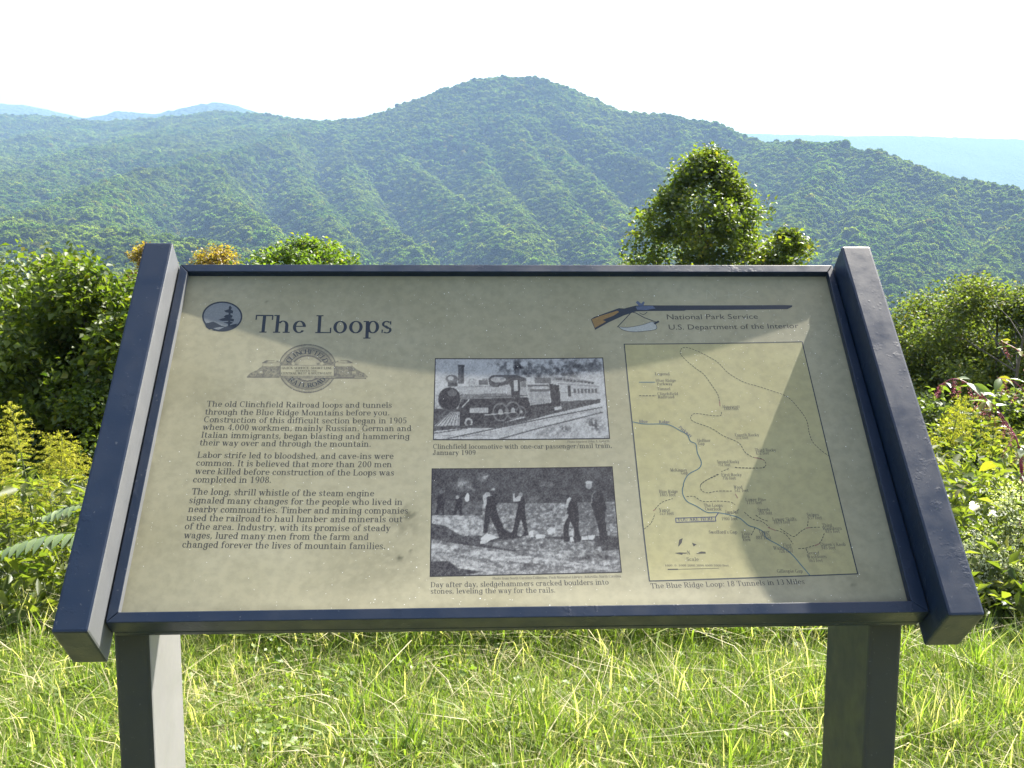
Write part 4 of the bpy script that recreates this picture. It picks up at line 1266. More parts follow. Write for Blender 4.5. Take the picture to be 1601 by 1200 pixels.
serif_line('title_lettering', 'The Loops', (396, 519.5), (612.5, 520.6), 0.0365, INK_T, 0.0005)
BODY = [
 ('The old Clinchfield Railroad loops and tunnels', 322.5, 635, 612.5, 637),
 ('through the Blue Ridge Mountains before you.', 320, 647.5, 609, 649),
 ('Construction of this difficult section began in 1905', 318, 659.5, 636, 661.3),
 ('when 4,000 workmen, mainly Russian, German and', 316.5, 671.3, 643, 673.5),
 ('Italian immigrants, began blasting and hammering', 314, 683.7, 640, 686),
 ('their way over and through the mountain.', 311.5, 695.7, 580, 698),
 ('Labor strife led to bloodshed, and cave-ins were', 308, 715, 615, 717),
 ('common. It is believed that more than 200 men', 306, 727.5, 612.5, 730),
 ('were killed before construction of the Loops was', 304.5, 740.5, 616, 743),
 ('completed in 1908.', 301, 753.7, 424, 754.5),
 ('The long, shrill whistle of the steam engine', 299, 772.5, 584.5, 775.5),
 ('signaled many changes for the people who lived in', 295, 786, 629, 789),
 ('nearby communities. Timber and mining companies', 294, 800, 638, 802.5),
 ('used the railroad to haul lumber and minerals out', 291, 813.7, 629, 816),
 ('of the area. Industry, with its promise of steady', 288, 827, 610, 830),
 ('wages, lured many men from the farm and', 287, 841, 576, 843.7),
 ('changed forever the lives of mountain families.', 284, 855.5, 602.5, 858),
]
for tx, x0, y0, x1, y1 in BODY:
    serif_line('text_line', tx, (x0, y0), (x1, y1), 0.0106)
for tx, x0, y0, x1, y1, c in [
  ('Clinchfield locomotive with one-car passenger/mail train,', 676.7, 701.2, 957, 699.6, .0086),
  ('January 1909', 676.7, 710.8, 743.6, 710.8, .0086),
  ('Day after day, sledgehammers cracked boulders into', 673, 917.9, 951.7, 913.5, .0086),
  ('stones, leveling the way for the rails.', 673, 927.9, 868.6, 926, .0086),
  ('The Blue Ridge Loop: 18 Tunnels in 13 Miles', 1017.5, 919.6, 1258.4, 912.7, .0084)]:
    serif_line('caption_line', tx, (x0, y0), (x1, y1), c)
for tx, x0, y0, x1, y1 in [('Photo courtesy John A. Goforth', 887, 692, 953, 690.8),
  ('Photo from North Carolina Collection, Pack Memorial Library, Asheville, North Carolina', 770, 906, 971, 902)]:
    serif_line('credit_line', tx, (x0, y0), (x1, y1), .0042, INK_F)

def sans_line(name, txt, a, b, cap, mat):
    cu = bpy.data.curves.new(name, 'FONT')
    cu.body = txt; cu.resolution_u = 3
    o = bpy.data.objects.new(name, cu)
    COL.objects.link(o)
    dg = bpy.context.evaluated_depsgraph_get()
    me = bpy.data.meshes.new_from_object(o.evaluated_get(dg))
    COL.objects.unlink(o); bpy.data.objects.remove(o); bpy.data.curves.remove(cu)
    me.calc_loop_triangles()
    v = np.array([q.co[:2] for q in me.vertices]); t = np.array([q.vertices[:] for q in me.loop_triangles])
    bpy.data.meshes.remove(me)
    A, Bq = on_panel(*a), on_panel(*b); d = Bq - A; L = np.linalg.norm(d); d /= L; n = np.array([-d[1], d[0]])
    k = L / (v[:, 0].max() - v[:, 0].min())
    v[:, 0] -= v[:, 0].min()
    return print_on(name, [(A + v[:, :1] * k * d + v[:, 1:] * (cap / 0.70) * n, t)], mat)
sans_line('agency_line', 'National Park Service', (1043, 499), (1185.3, 498), .0105, INK)
sans_line('agency_line', 'U.S. Department of the Interior', (1046, 515), (1249, 512.5), .0105, INK)

# ---- pixel drawing helpers on the panel
def zo(x0, y0, k):
    """zoomed crop coordinates -> photograph pixels"""
    return lambda x, y: (x0 + x / k, y0 + y / k)
def stroke_shapes(pts, wid, dash=None):
    """polyline in (u, v) -> quads, optionally dashed (on, off) in metres"""
    pts = np.asarray(pts, float); out = []
    seg = np.linalg.norm(np.diff(pts, axis=0), axis=1); cum = np.r_[0, np.cumsum(seg)]
    if dash is None:
        rngs = [(cum[i], cum[i + 1]) for i in range(len(seg))]
    else:
        rngs = []; s = 0
        while s < cum[-1]:
            rngs.append((s, min(s + dash[0], cum[-1]))); s += sum(dash)
    for a, b in rngs:
        if b - a < 1e-6: continue
        pa = np.array([np.interp(a, cum, pts[:, 0]), np.interp(a, cum, pts[:, 1])])
        pb = np.array([np.interp(b, cum, pts[:, 0]), np.interp(b, cum, pts[:, 1])])
        d = (pb - pa) / (np.linalg.norm(pb - pa) + 1e-12); n = np.array([-d[1], d[0]]) * wid / 2; e = d * wid * 0.3
        out.append(([pa - e - n, pb + e - n, pb + e + n, pa - e + n], [(0,1,2),(0,2,3)]))
    return out
def smooth(pts, n=6):
    """Catmull-Rom through the points"""
    P = np.array(pts, float); P = np.vstack([2*P[0]-P[1], P, 2*P[-1]-P[-2]]); out = []
    for i in range(1, len(P) - 2):
        for t in np.linspace(0, 1, n, endpoint=False):
            a, b, c, d = P[i-1:i+3]
            out.append(0.5*((2*b)+(-a+c)*t+(2*a-5*b+4*c-d)*t*t+(-a+3*b-3*c+d)*t**3))
    out.append(P[-2]); return np.array(out)
def puv(z, pts): return np.array([on_panel(*z(*p)) for p in pts])
def poly_tris(pts):
    """triangulate a simple polygon in (u, v)"""
    from mathutils.geometry import tessellate_polygon
    return [tuple(t) for t in tessellate_polygon([[Vector((p[0]*1000, p[1]*1000, 0)) for p in pts]])]
def fill_shape(pts): return (pts, poly_tris(pts))

# ---- the two photographs, painted as shades on a fine sheet
class Ras:
    def __init__(s, x0, y0, x1, y1, w, h):
        s.x, s.y = np.meshgrid(np.linspace(x0, x1, w), np.linspace(y1, y0, h))   # row 0 at the bottom
        s.g = np.full((h, w), 0.6)
    def inside(s, pts):
        r = np.zeros(s.g.shape, bool); n = len(pts)
        for i in range(n):
            (xa, ya), (xb, yb) = pts[i], pts[(i + 1) % n]
            if ya == yb: continue
            c = ((ya > s.y) != (yb > s.y)) & (s.x < (xb - xa) * (s.y - ya) / (yb - ya) + xa)
            r ^= c
        return r
    def poly(s, pts, v, nz=0.0, sc=20, seed=1):
        m = s.inside(pts); s.put(m, v, nz, sc, seed)
    def rect(s, x0, y0, x1, y1, v, nz=0.0, sc=20, seed=1):
        s.put((s.x >= x0) & (s.x <= x1) & (s.y >= y0) & (s.y <= y1), v, nz, sc, seed)
    def ell(s, cx, cy, rx, ry, v, nz=0.0, ring=None, sc=20):
        d = np.hypot((s.x - cx) / rx, (s.y - cy) / ry)
        s.put((d <= 1) if ring is None else ((d <= 1) & (d >= ring)), v, nz, sc)
    def put(s, m, v, nz, sc=20, seed=1):
        n = (fbm(s.x / sc, s.y / sc, seed, 4) - 0.5) * 2 * nz if nz else 0
        s.g = np.where(m, v + n, s.g)
    def line(s, pts, w, v):
        for (xa, ya), (xb, yb) in zip(pts[:-1], pts[1:]):
            dx, dy = xb - xa, yb - ya
            t = np.clip(((s.x - xa) * dx + (s.y - ya) * dy) / (dx*dx + dy*dy), 0, 1)
            d = np.hypot(s.x - xa - t * dx, s.y - ya - t * dy)
            s.g = np.where(d < w / 2, v, s.g)
    def tone(s, cx, cy, rx, ry, amt, sc=30, seed=3):
        """irregular lighter or darker patch"""
        d = np.clip(1.2 - np.hypot((s.x - cx) / rx, (s.y - cy) / ry), 0, 1)
        n = np.clip(fbm(s.x / sc, s.y / sc, seed, 4) * 3 - 1.0, 0, 1)
        s.g = s.g + amt * d * n
    def soft(s):
        g = s.g
        p = np.pad(g, 1, mode='edge')
        s.g = (g * 4 + p[:-2, 1:-1] + p[2:, 1:-1] + p[1:-1, :-2] + p[1:-1, 2:]) / 8
        return s

def print_photo(name, quad, ras, mat, lift=0.0005):
    h, w = ras.g.shape
    p, co, t = sheet(name, quad, w, h, None, lift)
    gr = fbm(ras.x / 9.0, ras.y / 9.0, 123, 3) - 0.5
    g = np.clip(ras.g + rng.normal(0, 0.05, ras.g.shape) + gr * (0.30 if mat is PRINT else 0.05), 0, 1)
    me = tri_mesh(name, co, t, mat, {'shade': g.ravel()}, True)
    return link(name, me, panel)

def train_picture():
    r = Ras(130, 88, 1388, 673, 300, 140)
    r.rect(0, 0, 2000, 2000, 0.78, 0.12, 60)
    r.tone(720, 150, 160, 70, -0.75, 26); r.tone(1100, 170, 320, 90, -0.6, 30, 9); r.tone(830, 215, 120, 50, -0.5, 20, 4); r.tone(1320, 120, 60, 60, -0.4, 22, 6)
    r.tone(170, 420, 60, 70, -0.3, 30)
    r.poly([(130,600),(700,560),(1390,430),(1390,680),(130,680)], 0.74, 0.16, 30, 5)
    r.tone(1290, 575, 70, 60, -0.6, 16); r.tone(1075, 600, 40, 25, -0.5, 14); r.tone(1000, 620, 200, 60, -0.2, 20)
    # coach
    r.poly([(1000,235),(1290,262),(1340,300),(1340,405),(1050,430),(985,300)], 0.70, 0.05)
    r.poly([(985,222),(1110,232),(1310,268),(1310,280),(1040,262),(985,250)], 0.55, 0.08)
    for k in range(11): r.rect(1025 + k*26, 236 + k*3.4, 1043 + k*26, 248 + k*3.4, 0.22)
    r.line([(1040,278),(1340,302)], 5, 0.45); r.line([(1045,345),(1345,350)], 4, 0.5); r.line([(1050,412),(1340,398)], 8, 0.25)
    for k in range(7): r.rect(1152 + k*26, 316, 1168 + k*26, 346, 0.30)
    r.rect(1108, 292, 1130, 372, 0.18)
    r.poly([(972,275),(1046,290),(1050,440),(985,450)], 0.12, 0.06)
    r.poly([(1050,415),(1340,398),(1340,420),(1060,470)], 0.22, 0.18, 14)
    r.rect(870, 232, 985, 275, 0.34, 0.1)
    # tender
    r.poly([(812,288),(968,288),(975,420),(830,440)], 0.60, 0.06)
    r.rect(812, 284, 968, 300, 0.28, 0.1); r.rect(830, 318, 972, 334, 0.30, 0.06); r.rect(850, 296, 960, 316, 0.68)
    r.poly([(820,435),(990,415),(1005,470),(800,520),(760,500)], 0.13, 0.16, 14)
    # engine
    r.poly([(300,300),(560,282),(700,300),(715,378),(330,392)], 0.66, 0.06)
    r.poly([(320,352),(710,345),(715,380),(330,394)], 0.42, 0.10)
    r.poly([(330,388),(815,376),(830,440),(770,510),(620,560),(420,580),(340,575),(300,470)], 0.11, 0.14, 16)
    r.poly([(525,240),(560,210),(740,214),(806,240),(806,262),(760,262),(690,300),(560,300),(535,285)], 0.20, 0.12)
    r.ell(600, 245, 55, 22, 0.62, 0.1); r.poly([(600,295),(680,280),(700,330),(690,360),(640,345)], 0.66, 0.1)
    r.rect(690, 240, 758, 378, 0.14, 0.05); r.rect(714, 252, 744, 330, 0.74); r.poly([(758,262),(806,256),(808,378),(756,378)], 0.60); r.rect(768, 264, 800, 302, 0.42)
    r.ell(410, 268, 36, 32, 0.64, 0.1); r.rect(455, 250, 522, 285, 0.34, 0.1); r.rect(480, 236, 520, 250, 0.5)
    r.rect(305, 142, 345, 276, 0.25, 0.04); r.rect(299, 138, 352, 152, 0.22); r.rect(312, 150, 322, 270, 0.40)
    r.ell(258, 242, 46, 32, 0.38, 0.14); r.ell(250, 236, 22, 14, 0.72); r.rect(228, 268, 300, 296, 0.22, 0.1)
    r.ell(242, 386, 82, 84, 0.08, 0.03); r.ell(262, 344, 34, 26, 0.30); r.ell(242, 386, 82, 84, 0.20, 0.0, 0.93)
    r.line([(335,445),(385,390)], 9, 0.72); r.line([(460,372),(810,362)], 6, 0.22); r.line([(340,300),(560,292)], 4, 0.4)
    for cx, cy, rd in [(612,480,58),(702,468,56),(760,478,36)]:
        r.ell(cx, cy, rd, rd * 1.15, 0.40, 0.1, 0.82); r.ell(cx, cy, rd * 0.3, rd * 0.35, 0.62)
    r.line([(500,500),(720,480)], 8, 0.66)
    r.rect(424, 448, 522, 484, 0.64, 0.06); r.rect(388, 452, 424, 486, 0.70); r.ell(382, 552, 30, 32, 0.66, 0.1, 0.55); r.rect(316, 470, 346, 575, 0.12)
    r.rect(132, 456, 320, 476, 0.16, 0.08); r.poly([(132,476),(248,476),(190,575),(132,585)], 0.22, 0.2, 16)
    r.poly([(248,478),(318,478),(316,574),(135,578)], 0.70, 0.04)
    for k in range(7): r.line([(250 + k*10, 480), (150 + k*26, 574)], 5, 0.30)
    r.poly([(130,578),(330,574),(600,562),(820,512),(1010,470),(1340,405),(1340,418),(1000,492),(620,588),(330,594),(130,612)], 0.20, 0.16, 14)
    r.line([(130,628),(330,600)], 7, 0.28)
    r.line([(240,662),(620,585),(1000,512),(1350,452)], 8, 0.24); r.line([(290,668),(640,596),(1350,462)], 3, 0.5)
    r.line([(585,672),(900,590),(1350,488)], 8, 0.26); r.line([(130,640),(420,650)], 3, 0.45); r.line([(420,640),(520,640)], 4, 0.4)
    r.soft()
    b = 1.2
    r.g[:2] = 0.05; r.g[-2:] = 0.05; r.g[:, :2] = 0.05; r.g[:, -2:] = 0.05
    return r
print_photo('locomotive_photograph', [on_panel(676.9, 687.6), on_panel(953.9, 685.8), on_panel(943, 558.6), on_panel(680, 559.7)], train_picture(), PRINT)

def workers_picture():
    r = Ras(105, 45, 1470, 828, 300, 172)
    r.rect(0, 0, 2000, 2000, 0.15, 0.09, 60)
    r.tone(330, 170, 90, 50, 0.5, 22); r.tone(500, 110, 60, 40, 0.5, 14); r.tone(960, 175, 60, 20, 0.5, 12); r.tone(850, 290, 90, 30, 0.35, 14); r.tone(1150, 210, 120, 80, 0.15, 24)
    r.line([(345,165),(425,210)], 14, 0.42)
    r.rect(105, 312, 1470, 560, 0.46, 0.30, 20, 4)
    r.poly([(105,290),(480,285),(480,395),(105,390)], 0.24, 0.12, 24)
    r.poly([(590,308),(1000,318),(1020,470),(600,470)], 0.44, 0.24, 15, 8)
    r.poly([(1190,330),(1460,330),(1460,480),(1190,500)], 0.36, 0.28, 18)
    r.poly([(105,390),(300,395),(480,430),(490,540),(330,540),(105,430)], 0.60, 0.26, 24)
    r.poly([(105,450),(210,470),(330,545),(460,540),(460,600),(300,590),(105,556)], 0.18, 0.12, 22)
    r.poly([(105,560),(300,598),(700,660),(1100,640),(1470,640),(1470,830),(105,830)], 0.46, 0.22, 28, 6)
    r.poly([(480,600),(800,560),(1300,600),(1300,650),(900,670),(640,640)], 0.40, 0.30, 14, 12)
    r.poly([(105,590),(600,660),(1400,790),(1400,812),(560,716),(105,640)], 0.60, 0.12, 22)
    r.poly([(105,655),(420,720),(700,800),(420,826),(105,700)], 0.55, 0.14, 20)
    r.poly([(105,720),(240,720),(300,770),(480,800),(300,828),(105,828)], 0.14, 0.12, 20)
    r.tone(340, 645, 90, 20, -0.4, 18); r.tone(1290, 710, 200, 30, -0.45, 18, 5); r.tone(900, 760, 200, 30, -0.25, 16); r.tone(1000, 690, 90, 26, 0.3, 20)
    for pts in [[(462,600),(470,560),(510,528),(560,540),(588,562),(540,575),(500,600)], [(820,520),(850,510),(850,560),(822,560)], [(950,510),(980,488),(1010,500),(1012,535),(960,545)],
                [(1110,525),(1140,522),(1140,550),(1112,552)], [(1116,565),(1140,562),(1142,598),(1114,600)], [(870,540),(940,545),(930,570),(872,572)], [(1200,560),(1300,555),(1290,585),(1200,590)]]:
        r.poly(pts, 0.78, 0.1)
    D = 0.07
    # two men far off on the left
    r.poly([(160,235),(190,230),(204,260),(200,330),(206,390),(190,392),(178,345),(150,390),(130,392),(150,330),(146,260)], D); r.ell(178, 222, 14, 14, 0.3); r.line([(200,250),(206,180)], 7, 0.25)
    r.poly([(286,268),(318,262),(334,290),(330,340),(334,395),(316,396),(304,350),(282,392),(264,390),(284,330)], D); r.ell(298, 262, 13, 14, 0.62); r.poly([(350,270),(372,226),(388,250),(388,290),(362,296)], 0.88)
    # man with raised hammer
    r.poly([(500,240),(540,225),(590,240),(600,300),(585,330),(592,380),(640,500),(700,530),(735,545),(735,558),(660,550),(600,555),(590,520),(540,410),(515,520),(484,525),(500,400),(505,320)], D)
    r.poly([(492,345),(486,250),(510,228),(540,225),(560,192),(578,198),(560,250),(516,262),(510,330)], 0.66, 0.1); r.ell(560, 232, 22, 20, 0.14); r.line([(590,190),(604,186)], 10, 0.2)
    r.poly([(600,540),(735,545),(760,560),(600,572)], 0.08)
    # second
    r.poly([(738,270),(790,262),(800,310),(795,360),(805,470),(815,545),(760,555),(790,520),(762,420),(740,500),(730,550),(690,530),(705,500),(728,400),(745,330)], D)
    r.poly([(712,300),(710,240),(722,236),(724,275),(752,250),(772,258),(762,295),(730,300)], 0.70, 0.1); r.ell(768, 248, 17, 16, 0.55)
    # third, bending
    r.poly([(1110,280),(1150,270),(1185,300),(1190,400),(1185,500),(1190,600),(1145,606),(1150,500),(1125,450),(1105,520),(1105,598),(1068,598),(1072,520),(1080,440),(1108,380)], D)
    r.poly([(1062,326),(1100,330),(1108,290),(1130,270),(1146,280),(1126,310),(1112,350),(1080,345)], 0.72, 0.1); r.poly([(1060,500),(1064,450),(1100,392),(1118,400),(1076,480)], 0.58)
    # overseer on the right
    r.poly([(1300,250),(1340,235),(1385,260),(1400,360),(1380,420),(1390,560),(1400,660),(1360,664),(1330,560),(1315,470),(1300,380),(1285,330)], D); r.ell(1280, 185, 24, 30, 0.60, 0.2); r.ell(1282, 165, 27, 12, 0.72); r.line([(1290,320),(1300,260),(1325,235)], 7, 0.5); r.line([(1305,420),(1330,540)], 7, 0.45)
    r.line([(1228,230),(1235,420),(1248,600)], 6, 0.30)
    r.poly([(1330,600),(1470,570),(1470,660),(1340,670)], 0.14, 0.1)
    gnd = np.clip((r.y - 300) / 60, 0, 1) * (r.g > 0.2)
    r.g = r.g + gnd * 0.55 * (fbm(r.x / 26, r.y / 13, 207, 4) - 0.46) + gnd * 0.35 * np.clip(fbm(r.x / 11, r.y / 7, 211, 2) * 3 - 2.0, 0, 1)
    r.g = r.g + (r.y < 310) * 0.22 * np.clip(fbm(r.x / 40, r.y / 30, 213, 4) - 0.45, 0, 1)
    r.soft()
    r.g[:2] = 0.03; r.g[-2:] = 0.03; r.g[:, :2] = 0.03; r.g[:, -2:] = 0.03
    return r
pw = workers_picture()
print_photo('workers_photograph', [on_panel(671.9, 901.5), on_panel(972.5, 894.9), on_panel(957.8, 728.7), on_panel(675, 732)], pw, PRINT)

# ---- railroad emblem with two engines
def emblem_picture():
    r = Ras(95, 120, 1490, 695, 280, 120)
    r.g[:] = 1.0
    cx, cy = 803, 405
    r.ell(cx, cy, 332, 278, 0.20); r.ell(cx, cy, 320, 266, 0.72, 0.2, None, 12); r.ell(cx, cy, 292, 240, 0.25); r.ell(cx, cy, 280, 230, 0.50, 0.15, None, 16)
    r.ell(cx, cy, 185, 150, 0.15); r.ell(cx, cy, 168, 136, 0.75, 0.1); r.ell(cx, cy, 120, 100, 0.85)
    for s in (-1, 1):
        X = lambda x: cx + s * (cx - x)
        r.poly([(X(110),508),(X(150),465),(X(240),420),(X(290),380),(X(300),345),(X(345),320),(X(400),318),(X(488),330),(X(488),512)], 0.40, 0.35, 14)
        r.poly([(X(300),350),(X(488),345),(X(488),380),(X(300),385)], 0.92); r.line([(X(290),345),(X(345),318),(X(470),325)], 9, 0.12)
        r.poly([(X(360),322),(X(440),322),(X(480),338),(X(340),340)], 0.9)
        r.poly([(X(248),440),(X(300),440),(X(300),465),(X(250),465)], 0.82); r.ell(X(200), 480, 20, 20, 0.6, 0, 0.5)
        for q in (360, 420): r.ell(X(q), 450, 26, 28, 0.62, 0.2, 0.6)
        r.poly([(X(488),330),(X(610),330),(X(700),345),(X(700),372),(X(488),372)], 0.45, 0.45, 16); r.ell(X(640), 350, 20, 18, 0.9)
    r.poly([(110,506),(1475,512),(1470,526),(120,512)], 0.18)
    r.ell(790, 345, 70, 34, 0.95)
    r.rect(486, 368, 1112, 500, 0.18); r.rect(496, 376, 1102, 492, 1.0)
    r.rect(480, 494, 1120, 512, 0.6, 0.4, 14)
    r.soft()
    return r
z8 = zo(370, 520, 7.277)
print_photo('railroad_emblem', [on_panel(*z8(95, 695)), on_panel(*z8(1490, 695)), on_panel(*z8(1490, 120)), on_panel(*z8(95, 120))], emblem_picture(), ENGRAVE, 0.00012)
def emblem_text(txt, x0, x1, y, cap):
    serif_line('emblem_lettering', txt, z8(x0, y), z8(x1, y), cap, INK, 0.0007)
emblem_text('QUICK SERVICE  SHORT LINE', 512, 1085, 412, .0045)
emblem_text('BETWEEN THE', 670, 915, 440, .0026)
emblem_text('CENTRAL WEST & SOUTH EAST', 506, 1082, 473, .0045)
def arc_text(txt, cx, cy, rx, ry, a0, a1, cap, wid, flip=False):
    shp = []
    n = len(txt)
    for i, ch in enumerate(txt):
        a = R(a0 + (a1 - a0) * i / (n - 1))
        c = on_panel(*z8(cx + rx * math.cos(a), cy - ry * math.sin(a)))
        up = (on_panel(*z8(cx + rx*1.1*math.cos(a), cy - ry*1.1*math.sin(a))) - c); up /= np.linalg.norm(up)
        if flip: up = -up
        d = np.array([up[1], -up[0]])
        gl, adv = FONT[ch]
        for pts, t in gl.parts:
            p = np.array(pts, float)
            shp.append((c + (p[:, :1] - adv / 2) * wid * d + (p[:, 1:] - 0.5) * cap * up, t))
    return print_on('emblem_lettering', shp, INK_T, 0.0007)
arc_text('CLINCHFIELD', 803, 405, 236, 192, 152, 28, .0085, .0095)
arc_text('RAILROAD', 803, 405, 236, 192, 222, 318, .0085, .0095, True)

# ---- round emblem with a wind-bent tree
z1 = zo(260, 440, 4.0)
c0 = np.array([350, 218])
def ring_pts(rx, ry, n=48): return puv(z1, [(c0[0] + rx * math.cos(a), c0[1] + ry * math.sin(a)) for a in np.linspace(0, 2*math.pi, n, endpoint=False)])
o_, i_ = ring_pts(126, 94), ring_pts(116, 85)
print_on('emblem_disc', [fill_shape(i_)], ink_material('emblem pale grey', (0.115, 0.130, 0.140)), 0.0004)
print_on('emblem_ring', [([o_[k], o_[(k+1) % 48], i_[(k+1) % 48], i_[k]], [(0,1,2),(0,2,3)]) for k in range(48)], INK_T, 0.0006)
tree_polys = [
 [(240,262),(262,258),(292,250),(312,258),(345,276),(372,284),(330,284),(300,290),(270,300),(250,286)],
 [(280,306),(330,300),(370,282),(410,270),(445,262),(430,285),(395,300),(350,308)],
 [(386,280),(391,160),(398,150),(404,160),(398,280)],
 [(392,162),(400,150),(410,164),(404,176)], [(362,182),(395,172),(418,182),(416,200),(396,196),(372,192)],
 [(358,222),(372,208),(400,206),(416,214),(410,226),(380,228)], [(325,240),(350,230),(385,222),(425,236),(420,250),(390,246),(350,246)], [(356,256),(400,250),(418,256),(400,268),(380,262)]]
print_on('emblem_tree', [fill_shape(puv(z1, q)) for q in tree_polys], INK_T, 0.0007)

# ---- long rifle and powder horn
z7 = zo(900, 440, 4.0025)
WOOD = ink_material('printed rifle wood', (0.16, 0.10, 0.035))
print_on('rifle_picture', [fill_shape(puv(z7, [(95,235),(115,222),(270,166),(305,168),(375,150),(440,148),(1300,146),(1355,148),(1355,158),(1325,172),(690,178),(680,182),(450,184),(380,186),(300,212),(200,258),(122,302)]))], INK_T, 0.0005)
print_on('rifle_stock_grain', [fill_shape(puv(z7, [(100,236),(150,216),(262,182),(272,190),(240,212),(170,240),(190,250),(120,290)]))], WOOD, 0.0008)
print_on('rifle_lock', [fill_shape(puv(z7, q)) for q in [[(376,156),(480,150),(500,168),(440,178),(385,176)], [(376,130),(388,120),(410,138),(424,124),(432,130),(424,150),(396,152)]]], ink_material('printed steel', (0.05, 0.07, 0.12)), 0.0008)
print_on('rifle_barrel_line', [s for q in [[(470,150),(1350,150)]] for s in stroke_shapes(puv(z7, q), 0.0012)], ink_material('printed barrel', (0.035, 0.04, 0.05)), 0.0008)
horn = smooth([(268,284),(330,286),(420,270),(480,252),(506,278),(498,300),(430,310),(360,314),(300,304),(268,284)])
print_on('powder_horn', [fill_shape(puv(z7, horn[:-1]))], ink_material('printed horn white', (0.24, 0.255, 0.24)), 0.0005)
print_on('powder_horn_strap', stroke_shapes(puv(z7, [(262,284),(350,190),(376,196),(430,226),(512,256)]), 0.0014) + stroke_shapes(puv(z7, horn), 0.0008)
   + stroke_shapes(puv(z7, smooth([(400,196),(425,206),(448,190)])), 0.0010) + stroke_shapes(puv(z7, [(495,262),(518,250)]), 0.0035), INK_T, 0.0008)

# ---- the map
z5, z6 = zo(960, 520, 4.105), zo(980, 720, 4.213)
MAPC = [on_panel(1015.6, 908), on_panel(1341, 896.8), on_panel(1254, 534), on_panel(976, 537.8)]
p, co, tr_ = sheet('map', MAPC, 90, 110, None, 0.0003)
map_sheet = link('map_field', tri_mesh('map_field', co, tr_, panel_material('map ground print', (0.262, 0.242, 0.122), (0.298, 0.280, 0.152)), {'stain': np.interp(np.hypot(p[:, 0] - on_panel(1170, 880)[0], p[:, 1] - on_panel(1170, 880)[1]), [0, 0.05], [0.1, 0])}, True), panel)
mc = np.array(MAPC + [MAPC[0]])
print_on('map_border', stroke_shapes(mc, 0.0016), INK_T, 0.0007)
RW = (0.0030, 0.0022)
rails5 = [[(678,455),(668,400),(630,340),(575,265),(520,225),(450,165),(425,130),(435,100),(470,95),(540,120),(660,185),(730,255),(830,315),(930,345),(1020,375),(1110,410),(1180,480),(1235,560),(1252,640),(1275,700),(1330,755),(1378,790)],
          [(690,510),(682,532),(620,530),(520,518),(492,545),(515,572),(620,610),(700,660),(770,690),(810,715),(840,765),(890,798),(940,805),(972,830),(970,860),(940,868),(820,868),(775,862)],
          [(665,908),(620,930),(570,962),(550,985)], [(735,872),(690,890)]]
rails6 = [[(605,90),(570,108),(520,130),(485,160),(492,195),(530,212),(600,200),(690,200)], [(715,45),(880,48),(912,35)],
          [(395,236),(445,236),(500,268),(600,266),(680,272),(712,288)], [(735,322),(700,345),(650,345)], [(775,340),(830,385),(890,400),(940,440)], [(850,360),(890,385),(935,400)],
          [(985,458),(1040,480),(1075,520),(1095,548)], [(1010,448),(1060,480),(1100,500),(1140,470),(1178,446)], [(1210,440),(1270,438)], [(1300,480),(1285,520),(1265,548)], [(1255,552),(1180,575),(1125,580)],
          [(115,450),(160,410),(185,350)], [(188,316),(230,275),(300,250)], [(1190,430),(1195,390)], [(1180,580),(1190,605)], [(820,490),(845,440)], [(680,355),(680,375)]]
for q in rails5: print_on('railroad_line', stroke_shapes(puv(z5, smooth(q)), 0.0010, RW), INK, 0.0007)
for q in rails6: print_on('railroad_line', stroke_shapes(puv(z6, smooth(q)), 0.0010, RW), INK, 0.0007)
for z, q in [(z5, [(678,440),(680,470)]), (z5, [(900,800),(960,815)]), (z6, [(715,220),(730,245)]), (z6, [(930,440),(980,460)]), (z6, [(175,330),(190,318)]), (z6, [(1270,545),(1240,560)]), (z6, [(1180,445),(1205,440)])]:
    print_on('tunnel_mark', stroke_shapes(puv(z, q), 0.0014), INK_R, 0.0008)
road = np.vstack([puv(z5, [(120,572),(200,585),(340,588),(420,625),(470,655),(490,695),(525,715),(535,770),(560,830),(545,870),(490,900),(465,925),(448,960)]),
                  puv(z6, [(372,165),(366,190),(372,230),(400,270),(460,300),(530,340),(600,342),(730,372),(800,425),(850,442),(900,470),(920,510),(1000,555),(1080,610),(1150,690),(1203,752)])])
print_on('parkway_line', stroke_shapes(smooth(road), 0.0015), INK_B, 0.0007)
print_on('legend_line', stroke_shapes(puv(z5, [(162,317),(262,317)]), 0.0014), INK_B, 0.0007)
print_on('legend_line', stroke_shapes(puv(z5, [(162,404),(268,404)]), 0.0013, RW), INK, 0.0007)
def lab(z, txt, x0, x1, y, cap=.0056, mat=None): serif_line('map_lettering', txt, z(x0, y), z(x1, y), cap, mat or INK_F, 0.0008)
for q in [('Legend',262,357,272),('Blue Ridge',267,398,314),('Parkway',275,376,336),('Tunnel',276,362,368),('Clinchfield',278,412,400),('Railroad',282,388,420),
          ('Honeycutt',697,808,482),('1888 feet',705,800,496),('Fourth Rocky',775,932,664),('272 feet',785,862,682),('Third Rocky',905,1040,762),('432 feet',910,995,782),
          ('Second Rocky',662,805,836),('751 feet',668,748,856),('First Rocky',690,820,920),('716 feet',695,782,942),('Heffner',535,620,700),('Gap',540,582,720),('McKinney',362,470,890),('Gap',430,474,908)]:
    lab(z5, *q)
for q in [('Blue',162,216,578),('Ridge',288,356,580)]: lab(z5, *q, mat=INK_N)
serif_line('map_lettering', 'Parkway', z5(412, 608), z5(492, 672), .0056, INK_N, 0.0008)
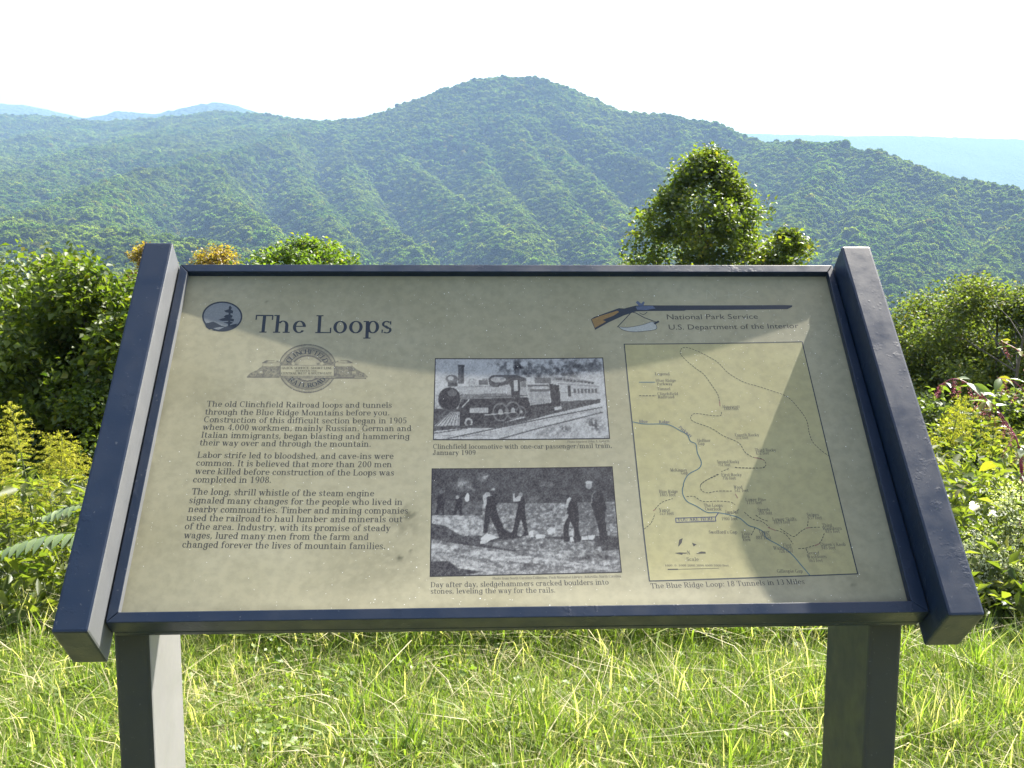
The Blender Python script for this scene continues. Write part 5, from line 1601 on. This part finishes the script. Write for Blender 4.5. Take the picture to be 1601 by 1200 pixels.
for q in [('Blue Ridge',212,336,212),('1865 feet',216,322,234),('Vance',214,286,334),('527 feet',216,310,356),('Wood',706,762,184),('542 feet',710,802,206),('Lower Pine',782,918,266),('1233 feet',790,890,286),
          ('The Loops',508,632,304),('Overlook',516,626,328),('Upper Pine',650,735,348),('1900 feet',624,730,392),('Speedy',862,945,332),('288 feet',868,958,355),('Lower Skiffs',960,1118,396),('1619 feet',968,1076,414),
          ('Snipes',1186,1266,366),('637 feet',1192,1286,386),('Third',1288,1352,436),('Washburn',1290,1418,456),('815 feet',1310,1404,476),("Queen's Knob",1278,1442,562),('545 feet',1282,1376,584),
          ('First',1030,1086,568),('Washburn',966,1092,586),('726 feet',1002,1096,606),('Second',1188,1268,618),('Washburn',1188,1318,642),('563 feet',1198,1292,668),("Swofford's Gap",540,728,480),('Table',755,815,490),('Rock',760,812,510),('View',764,818,530),
          ('Upper',872,942,478),('Skiffs',880,942,498),('881 feet',852,952,518),('Gillespie Gap',990,1160,738)]:
    lab(z6, *q)
print_on('here_box', stroke_shapes(puv(z6, [(322,378),(582,370),(586,398),(324,406),(322,378)]), 0.0012) + stroke_shapes(puv(z6, [(584,372),(604,342)]), 0.0014), INK_N, 0.0007)
serif_line('here_lettering', 'YOU ARE HERE', z6(334, 399), z6(574, 392), .0058, INK_N, 0.0008)
print_on('north_arrow', [fill_shape(puv(z6, q)) for q in [[(315,608),(345,604),(395,606),(395,611),(368,612),(365,620)], [(455,612),(490,598),(518,600),(520,612)], [(430,540),(460,552),(440,564)], [(345,520),(368,510),(362,540),(346,560),(338,566)]]], INK, 0.0007)
lab(z6, 'N', 398, 418, 618, .0065); lab(z6, 'Scale', 394, 474, 660, .0062)
lab(z6, '1000  0  1000 2000 3000 4000 5000 feet', 250, 672, 696, .0034, INK_F)
print_on('scale_bar', stroke_shapes(puv(z6, [(272,716),(334,715)]), 0.0018, (0.004, 0.0008)) + stroke_shapes(puv(z6, [(336,715),(606,708)]), 0.0006), INK, 0.0007)
# scratched letters
SCR = ink_material('scratch', (0.27, 0.27, 0.20))
print_on('scratched_letters', [s for q in [[(818,108),(822,52),(876,108),(882,60)], [(932,86),(985,82)], [(958,66),(960,104)], [(1028,52),(1032,110)], [(1096,44),(1034,84),(1108,106)]] for s in stroke_shapes(puv(z7, q), 0.0007)], SCR, 0.0006)

# ---- grit that sparkles where the sun rakes the sheet
def grit():
    k = NT('bright grit')
    b = k.n('ShaderNodeBsdfPrincipled', {'Base Color': (0.75, 0.75, 0.72), 'Roughness': 0.3})
    m = k.surf(b.outputs[0])
    mb = MB()
    n = 0
    while n < 1500:
        u, v = rng.uniform(-HW, HW), rng.uniform(-HH, HH)
        f = 0.22 + 0.78 * math.exp(-(((u - 0.42) / 0.16) ** 2 + ((v - 0.16) / 0.10) ** 2)) + 0.25 * math.exp(-((u + 0.0) / 0.25) ** 2)
        if rng.random() > f: continue
        n += 1
        s = rng.uniform(0.0003, 0.0007) * (1.7 if rng.random() < 0.08 else 1)
        a = rng.uniform(0, 2)
        b_ = [(u + s * math.cos(a + q), v + s * math.sin(a + q)) for q in (0, 2.1, 4.2)]
        c = on_uv(b_, 0.0002)
        ap = on_uv([(u, v)], s * 0.9)
        mb.add(np.vstack([c, ap]), [(0, 1, 3), (1, 2, 3), (2, 0, 3)])
    o = mb.build('grit', m, panel)
    o['kind'] = 'stuff'
grit()
